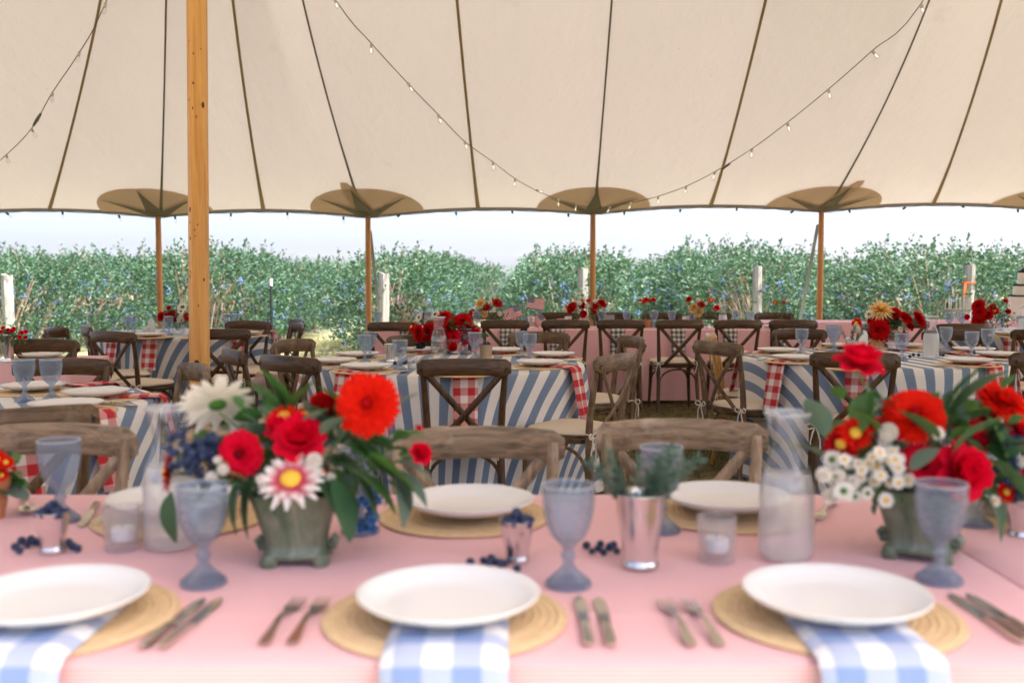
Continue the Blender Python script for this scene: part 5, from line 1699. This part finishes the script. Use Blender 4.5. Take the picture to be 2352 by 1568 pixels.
add('daisy', 2035, 1148, -.11, 20, (0, -1, .1)); add('daisy', 1940, 1015 + 40, -.09, 16)
cb2 = W(2120, 1040, y1)
bq2 = bouquet('bouquet of crimson roses, orange dahlias and white daisies in the mossy planter', (p2.x, p2.y, TZ + .05), bl, cb2, 110, 22, spread=(.19, .12, .10), lsc=.72, leafk=('bright', 'deep', 'grey', 'deep'),
        berries=[(W(2340, 1100, y1 - .02), 40, .035, M['berry']), (W(2325, 1020, y1), 20, .02, M['berry'])])
extra(bq2, [('grey', 1890, 1000, -.02, 1868, 900, 1.5), ('grey', 1900, 1060, -.02, 1850, 1010, 1.4), ('deep', 2180, 960, -.03, 2230, 890, 1.7), ('deep', 2170, 950, -.02, 2200, 880, 1.5), ('deep', 2190, 1040, -.09, 2230, 990, 1.4), ('round', 2090, 1080, -.11, 2130, 1030, 1.5),
            ('deep', 2260, 1050, -.03, 2320, 1090, 1.8), ('deep', 2280, 1020, -.02, 2350, 1010, 1.8), ('deep', 2250, 1090, -.03, 2290, 1150, 1.7), ('bright', 2000, 900, -.03, 1960, 980, 1.2), ('bright', 1985, 880, -.03, 2010, 950, 1.1), ('deep', 2150, 1020, -.08, 2120, 970, 1.4), ('bright', 2020, 1000, -.04, 1985, 940, 1.3), ('bright', 2270, 960, -.01, 2310, 1010, 1.4)], y1)
# second posy past the planter
bl = []
y1 = 2.15
add('button', 2300, 1148, 0, 26); add('button', 2268, 1165, 0, 20); add('open_orange', 2338, 1150, 0, 30); add('daisy', 2320, 1175, 0, 18); add('rose', 2385, 1110, 0, 50)
pp = F(2345, 1232)
julep(2345, 1232, 'small silver cup of white and orange blooms past the planter', 3, mesh=SHOT, hgt=.07)
bouquet('low posy of white buttons and orange blooms past the daisy planter', (pp.x, pp.y, TZ + .05), bl, W(2340, 1140, y1), 30, 31, spread=(.07, .05, .05))
# clay pot with red blooms at the table's other end
pp = F(-34, 1190)
t = thing('clay_pot', 'small terracotta pot of orange-red blooms by the far goblet', 'flower pot', (pp.x, pp.y, TZ), 0)
ob('pot', CLAYPOT, t)
bl = []
y1 = pp.y
for u, v, r_ in ((-8, 1055, 22), (-28, 1038, 24), (14, 1062, 16), (-38, 1065, 22), (4, 1092, 14)): add('open_orange', u, v, -.02, r_, (.2, -.7, .6))
bouquet('low tuft of orange-red blooms growing in the terracotta pot', (pp.x, pp.y, TZ + .06), bl, W(-25, 1110, y1), 34, 33, spread=(.05, .05, .06), leafk=('grey', 'bright'), lsc=.7)

# ------------------------------------------------------------------ bouquets on the other tables
def table_bouquet(label, u0, v0, z, spec, hv, leaves, seed, vase, vlab, spread, leaf_parts=True, berries=(), sc=1.0, lsc=.8):
    p = on_z(u0, v0, z)
    if vase is not None:
        if isinstance(vase, list): place(vase, 'vase', vlab, 'vase', (p.x, p.y, z), 0, 'vases', sc)
        else: tag(ob('vase', vase, None, (p.x, p.y, z), scale=sc), vlab, 'vase', 'vases')
    b_ = []
    r = random.Random(seed)
    for kind, u, v, rpx in spec:
        off = r.uniform(-.07, .02)
        q = at_y(u, v, p.y + off)
        d = (q.x - p.x + r.gauss(0, .05), -.16, q.z - z - .12 + r.gauss(.02, .03))
        b_.append((kind, q, RP(rpx, p.y) * 1.3, d))
    return bouquet(label, (p.x, p.y, z + .02), b_, at_y(u0, hv, p.y), leaves, seed, 'table bouquets', leaf_parts, spread,
                   berries=[(at_y(u, v, p.y - .05), n, rad, mt) for u, v, n, rad, mt in berries], lsc=lsc)
table_bouquet('all-red bouquet of spiky dahlias and zinnias in a clear glass bowl', 1042, 812, TZ + .005,
    [('spiky', 1020, 727, 15), ('red', 1062, 738, 17), ('zinnia', 1041, 775, 15), ('red', 1022, 780, 17), ('spiky', 1086, 764, 18), ('red', 962, 765, 17), ('red', 984, 762, 18), ('open_red', 965, 779, 9), ('open_red', 946, 751, 10),
     ('darkrose', 1066, 760, 13), ('darkrose', 1040, 796, 9), ('rose', 1058, 778, 6), ('zinnia', 1070, 785, 6), ('white', 963, 729, 9), ('white', 1000, 722, 9), ('darkrose', 1030, 757, 12), ('red', 1012, 742, 13), ('darkrose', 1075, 750, 10)],
    770, 95, 41, GLASSBOWL, 'clear round glass bowl under the all-red bouquet', (.17, .12, .12), True, [(966, 797, 70, .040, M['grape']), (970, 812, 40, .028, M['grape'])])
table_bouquet('yellow-topped bouquet of red dahlias with dark greenery', 2040, 797, TZ + .005,
    [('yellow', 2023, 712, 23), ('red', 2017, 757, 21), ('darkrose', 2053, 721, 13), ('red', 2080, 730, 14), ('red', 2110, 733, 18), ('yellow', 2012, 780, 15), ('rose', 2038, 778, 14), ('rose', 2076, 772, 10), ('open_orange', 1968, 743, 11), ('button', 1967, 755, 9),
     ('darkrose', 2005, 738, 10), ('darkrose', 2055, 733, 8), ('darkrose', 2032, 742, 9), ('daisy', 2075, 748, 6), ('daisy', 2068, 756, 6), ('daisy', 2082, 757, 6), ('white', 1997, 722, 9), ('darkrose', 2090, 752, 8), ('open_orange', 1976, 762, 8)],
    762, 110, 42, GLASSBOWL, 'clear round glass bowl under the yellow-topped bouquet', (.19, .12, .13), True, [(1990, 795, 10, .03, M['grape'])])
table_bouquet('red and white bouquet at the foot of a side pole', 410, 768, TZ + .005,
    [('red', 370, 727, 10), ('red', 386, 728, 10), ('darkrose', 395, 722, 9), ('darkrose', 389, 708, 6), ('white', 418, 706, 9), ('white', 415, 715, 6), ('button', 415, 732, 8), ('darkrose', 402, 730, 7), ('red', 430, 728, 8), ('darkrose', 446, 735, 8)],
    735, 160, 43, GLASSBOWL, 'clear glass bowl under the red and white bouquet', (.17, .12, .13), False)
table_bouquet('deep red bouquet with pale buttons near the cake', 2280, 768, TZ + .005,
    [('red', 2247, 702, 13), ('red', 2250, 718, 13), ('darkrose', 2268, 722, 11), ('red', 2247, 737, 12), ('open_red', 2284, 714, 9), ('darkrose', 2308, 693, 7), ('button', 2277, 728, 6), ('button', 2325, 727, 7), ('rose', 2222, 728, 6), ('darkrose', 2315, 716, 6), ('darkrose', 2280, 706, 7)],
    728, 200, 44, GLASSBOWL, 'clear glass bowl under the deep red bouquet', (.20, .13, .14), False)
ZP = TZ + .002
table_bouquet('yellow and red bouquet standing on the long pink table', 1125, 752, ZP,
    [('yellow', 1103, 697, 11), ('red', 1142, 696, 10), ('red', 1118, 706, 8), ('rose', 1085, 718, 7), ('yellow', 1113, 722, 7), ('button', 1147, 720, 5), ('daisy', 1135, 712, 5), ('yellow', 1109, 714, 5), ('button', 1120, 695, 4)],
    715, 230, 45, KRAFTCUP, 'brown cup under the yellow and red bouquet', (.20, .12, .15), False)
table_bouquet('red bouquet with orange bud in a silver cup', 1345, 752, ZP,
    [('red', 1313, 707, 12), ('red', 1383, 697, 10), ('darkrose', 1338, 703, 8), ('darkrose', 1340, 722, 8), ('rose', 1366, 705, 9), ('rose', 1363, 714, 7), ('button', 1331, 696, 5), ('button', 1349, 703, 5), ('yellow', 1337, 691, 6), ('zinnia', 1352, 690, 5), ('button', 1366, 692, 4)],
    715, 200, 46, JULEP, 'silver cup under the red bouquet with orange bud', (.17, .12, .14), False, sc=.9)
table_bouquet('bouquet with two orange-yellow dahlias and small reds', 1610, 752, ZP,
    [('yellow', 1593, 707, 11), ('yellow', 1604, 716, 11), ('darkrose', 1583, 688, 6), ('red', 1612, 699, 8), ('rose', 1646, 707, 6), ('button', 1604, 690, 5), ('open_orange', 1633, 690, 6), ('button', 1621, 697, 4)],
    715, 210, 47, KRAFTCUP, 'dark cup under the orange-yellow dahlias', (.18, .12, .15), False)
table_bouquet('tuft of small red blooms in a clay pot', 1487, 752, ZP,
    [('zinnia', 1470, 690, 4), ('zinnia', 1484, 688, 6), ('zinnia', 1494, 690, 5), ('zinnia', 1502, 688, 5), ('zinnia', 1478, 694, 4)],
    706, 150, 48, CLAYPOT, 'terracotta pot under the tuft of small red blooms', (.09, .08, .12), False, sc=.9, lsc=.6)
table_bouquet('loose herb bunch with peach blooms by the blue tumblers', 1792, 752, ZP,
    [('open_orange', 1780, 695, 4), ('zinnia', 1800, 694, 4), ('button', 1810, 690, 4)], 708, 120, 49, CLAYPOT, 'terracotta pot under the peach blooms', (.09, .08, .11), False, sc=.9, lsc=.6)
table_bouquet('small white-flowered herb bunch beside the empty carafe', 925, 755, ZP,
    [('button', 915, 715, 4), ('daisy', 930, 710, 4), ('button', 938, 722, 4)], 722, 150, 50, CLAYPOT, 'terracotta pot under the white-flowered herbs', (.12, .08, .11), False, sc=.9, lsc=.7)
# red tuft in a silver cup on the short pink table
table_bouquet('dense tuft of tiny red blooms in a tall silver cup', 14, 830, TZ + .002,
    [('zinnia', random.Random(k).uniform(-20, 62), random.Random(k + 50).uniform(752, 775), 4) for k in range(16)], 776, 240, 51, JULEP, 'tall silver cup on the short pink table', (.14, .11, .05), False, sc=1.25, lsc=.6)

# ------------------------------------------------------------------ smaller things on the other tables
def small(mesh, name, u, v, z, label, cat, sc=1.0, rz=0.0, group=None):
    p = on_z(u, v, z)
    return tag(ob(name, mesh, None, (p.x, p.y, z), (0, 0, rz), sc), label, cat, group)
p = on_z(897, 830, TZ + .005)
t = thing('julep_cup', 'fluted silver cup beside a goblet on the red bouquet table', 'cup', p, 0, 'herb and flower cups', scale=.82); ob('cup', JULEP, t)
julep(1953, 808, 'small silver cup of berries and herbs near the yellow-topped bouquet', 5, TZ + .005, .7, SHOT, .07, 1.25)
small(KRAFTCUP, 'paper_cup', 1116, 824, TZ + .005, 'brown paper cup with berries beside the all-red bouquet', 'cup', 1.1)
small(berry_heap(0, .03, 14, .08, 8), 'blackberry', 1116, 824, TZ + .005, 'dark berries heaped in the brown paper cup', 'berries', 1.1)['kind'] = 'stuff'
for u, v in ((921, 841), (929, 838), (934, 836), (940, 838), (948, 836), (953, 835), (958, 837), (907, 838)): small(BERRY, 'blueberry', u, v, TZ + .005, 'dark berry scattered beside the goblet on the red bouquet table', 'berry', 1.6, 0, 'berries on the red bouquet table')
for u, v in ((2098, 818), (2110, 819), (2150, 820), (2158, 818), (2166, 819), (2078, 826), (2090, 822)): small(BERRY, 'blueberry', u, v, TZ + .005, 'dark berry scattered beside the carafe and yellow-topped bouquet', 'berry', 1.5, 0, 'berries by the misted carafe')
CARD = MB()
CARD.grid(lambda a, b: ((.028 * cos(pi * a) * 1.0, -.004, .070 + .035 * sin(pi * a) if b > .5 else 0.0), (a, b)), 16, 1)
vs = [(.028, 0), (.028, .09)] + [(.028 * cos(pi * k / 12), .09 + .040 * sin(pi * k / 12)) for k in range(13)] + [(-.028, .09), (-.028, 0)]
n = len(vs)
CARD = MB().add([(x, -.005, z) for x, z in vs] + [(x, .005, z) for x, z in vs], [tuple(range(n)), tuple(range(2 * n - 1, n - 1, -1))] + [(k, n + k, n + (k + 1) % n, (k + 1) % n) for k in range(n)]).mesh('card', M['plate'], False)
small(CARD, 'table_marker', 1982, 806, TZ + .005, 'tall white rounded table marker beside the yellow-topped bouquet', 'marker', 1.15, .1)
small(CARD, 'table_marker', 348, 767, TZ + .005, 'white rounded table marker beside the red and white bouquet', 'marker', 1.1, .1)
for u, v, l in ((948, 850, 'beside the goblet with scattered berries'), (2050, 806, 'between goblet and yellow-topped bouquet'), (335, 768, 'near the red and white bouquet')):
    p = on_z(u, v, TZ + .005); place(VOTIVE, 'votive_candle', 'cut-glass votive ' + l, 'votive', (p.x, p.y, TZ + .005), .3, 'cut-glass votives', .85)
small(COPPERCUP, 'copper_cup', 1288, 752, ZP, 'copper cup by the red bouquet in silver', 'cup', 1.1)
small(COPPERCUP, 'copper_cup', 1462, 752, ZP, 'copper cup by the clay pot of red blooms', 'cup', 1.0)
for u, l in ((1305, 'beside the red bouquet in silver'), (1575, 'in front of the orange-yellow dahlias'), (1220, 'below the flags')):
    small(JULEP, 'silver_tumbler', u, 753, ZP, 'silver tumbler on the long pink table ' + l, 'tumbler', .9)
# printed card
p = on_z(1398, 753, ZP)
t = thing('menu_card', 'small grey printed card standing by the red bouquet', 'card', (p.x, p.y - .05, ZP))
ob('board', MB().box((0, 0, .07), (.11, .006, .14)).mesh('board', simple('slate', (0.22, 0.25, 0.26), .7), False), t)
for k, (wd, z) in enumerate(((.07, .105), (.06, .088), (.04, .06), (.03, .045))):
    ob('printed_line', MB().box((0, -.0045, z), (wd, .002, .007)).mesh('printed_line', simple('ink', (0.45, 0.16, 0.16), .8), False), t)
# navy napkins and plates along the long pink table
for u, l in ((935, 'by the slim pole with the strap'), (1165, 'below the flags'), (1280, 'below the copper cup'), (1418, 'below the printed card'), (1556, 'below the clay pot'), (1676, 'below the orange-yellow dahlias'), (1790, 'at the end by the slanting strap')):
    p = at_y(u, 757, PY0)
    place(rr.choice(NAP_NAVY), 'napkin', 'navy checked napkin hung ' + l, 'napkin', (p.x, PY0 - .008, ZP + .001), pi, 'navy napkins on the long pink table')
    place(PLATE, 'dinner_plate', 'off-white plate on the long pink table ' + l, 'plate', (p.x, PY0 + .17, ZP + .009), 0, 'plates on the long pink table')
    for dx, kit, nm in ((-.19, FORK, 'fork'), (.19, KNIFE, 'knife')):
        place(kit, nm, 'silver %s on the long pink table %s' % (nm, l), nm, (p.x + dx, PY0 + .16, ZP + .001), 0, nm + 's on the long pink table')
p = on_z(92, 822, TZ + .004)
place(MAT, 'placemat', 'woven placemat on the short pink table', 'placemat', (p.x, p.y, TZ + .001), 0)
place(PLATE, 'dinner_plate', 'off-white plate on the short pink table', 'plate', (p.x, p.y, TZ + .009), 0)
# flags in a cup
def flag_mat():
    t = NT('flag_print')
    sx = t.n('ShaderNodeSeparateXYZ'); t.link(t.coord('UV'), sx.inputs[0])
    u, v = sx.outputs[0], sx.outputs[1]
    st_ = t.math('GREATER_THAN', t.math('FRACT', t.math('MULTIPLY', v, 6.5)), .5)
    col = t.mix(st_, (0.52, 0.03, 0.05, 1), (0.78, 0.74, 0.72, 1))
    can = t.math('MULTIPLY', t.math('LESS_THAN', u, .4), t.math('GREATER_THAN', v, .4615))
    a = t.math('SUBTRACT', t.math('FRACT', t.math('MULTIPLY', u, 15.0)), .5); b = t.math('SUBTRACT', t.math('FRACT', t.math('MULTIPLY', v, 9.3)), .5)
    dot = t.math('LESS_THAN', t.math('ADD', t.math('MULTIPLY', a, a), t.math('MULTIPLY', b, b)), .07)
    col = t.mix(can, col, t.mix(dot, (0.02, 0.03, 0.10, 1), (0.75, 0.75, 0.78, 1)))
    return t.done(t.princ(col, .8))
M['flag_print'] = flag_mat()
fp = on_z(1206, 750, ZP)
tag(ob('glass_tumbler', flower_pot(M['goblet'], .10, .042, .034), None, (fp.x, fp.y, ZP)), 'blue glass tumbler holding small flags', 'tumbler')
FLAG = MB().grid(lambda a, b: ((a * .165, .006 * sin(a * 7), b * .105), (a, b)), 10, 5).mesh('flag_cloth', M['flag_print'], True, 0)
for k, (ang, L, lean, lab, yaw) in enumerate(((-.98, .175, -.1, 'small striped flag leaning towards the yellow and red bouquet', pi), (.14, .245, .0, 'small striped flag standing highest in the blue tumbler', 0), (-.32, .175, -.02, 'small striped flag in the middle of the blue tumbler', pi - .2), (.98, .175, .1, 'small striped flag leaning towards the copper cup', 0), (.60, .12, -.05, 'small striped flag drooping low in the blue tumbler', .2))):
    t = thing('hand_flag', lab, 'flag', (fp.x + .01 * (k - 2), fp.y - .005 * k, ZP + .045), 0, 'small flags in the tumbler', rot=Euler((lean, ang, 0)), scale=1.15)
    ob('stick', MB().tube([(0, 0, -.02), (0, 0, L + .02)], .0025, 6).mesh('stick', M['kraft']), t)
    ob('cloth', FLAG, t, (0, 0, L - .105), (0, 0, yaw if yaw < 1 else pi))
# tiered cake and stand of cake pops
cp = at_y(2352, 712, 12.3)
t = thing('tiered_cake', 'white three-tier cake with dark berry bands', 'cake', (cp.x, 12.3, .0))
zb = at_y(2352, 745, 12.3).z
def zc(v): return at_y(2352, v, 12.3).z
ob('stand', MB().lathe([(0, TZ + .003), (.13, TZ + .003), (.13, TZ + .02), (.05, TZ + .03), (.04, zc(722) - .02), (.21, zc(722) - .012), (.21, zc(722)), (0, zc(722))], 32).mesh('stand', M['white_paint'], True, 40), t)
wood_disc = 0
tiers = ((722, 681, .180), (681, 657, .132), (657, 626, .082))
for a, b, r_ in tiers:
    ti = ob('tier', MB().lathe([(0, zc(a)), (r_, zc(a)), (r_, zc(b) - .01), (r_ - .01, zc(b)), (0, zc(b))], 40).mesh('tier', M['icing'], True, 40), t)
    mb = MB(); q = random.Random(int(r_ * 1000))
    nb = int(r_ * 260)
    for k in range(nb):
        a_ = 2 * pi * k / nb
        mb.sphere(((r_ - .012) * cos(a_), (r_ - .012) * sin(a_), zc(b) + .008 + q.uniform(-.002, .008)), .014, 7, 4)
    ob('berry_band', mb.mesh('berry_band', M['grape']), ti, kind='stuff')
ob('topper', MB().lathe([(0, zc(626)), (.06, zc(626)), (.045, zc(618)), (0, zc(612))], 16).mesh('topper', M['grape']), t)
sp = at_y(2205, 712, 12.25)
t = thing('cake_pop_stand', 'pale round stand bristling with upright cake pop sticks', 'stand', (sp.x, 12.25, 0))
ob('disc', MB().lathe([(0, sp.z - .012), (.20, sp.z - .012), (.20, sp.z + .012), (0, sp.z + .012)], 32).mesh('disc', M['post_wood'], True, 40), t)
ob('pedestal', MB().lathe([(0, TZ), (.10, TZ), (.09, TZ + .02), (.03, TZ + .04), (.03, sp.z - .012), (0, sp.z - .012)], 20).mesh('pedestal', M['clear']), t)
r7 = random.Random(8)
for k in range(16):
    a_ = 2 * pi * k / 16; rr2 = .17 if k % 2 else .11
    ob('stick', MB().tube([(0, 0, 0), (r7.gauss(0, .006), 0, r7.uniform(.11, .17))], .004, 6).mesh('stick', M['icing']), t, (rr2 * cos(a_), rr2 * sin(a_), sp.z + .012))

# ------------------------------------------------------------------ the summer air: pale haze round the whole place
t = NT('air')
vol = t.n('ShaderNodeVolumePrincipled')
vol.inputs['Color'].default_value = (0.86, 0.92, 1.0, 1)
vol.inputs['Density'].default_value = 0.00008
vol.inputs['Anisotropy'].default_value = 0.2
t.link(vol.outputs[0], t.out.inputs['Volume'])
hz = ob('haze', MB().box((0, 2790, 62), (9300, 5700, 150)).mesh('haze', t.m, False))
hz['kind'] = 'stuff'
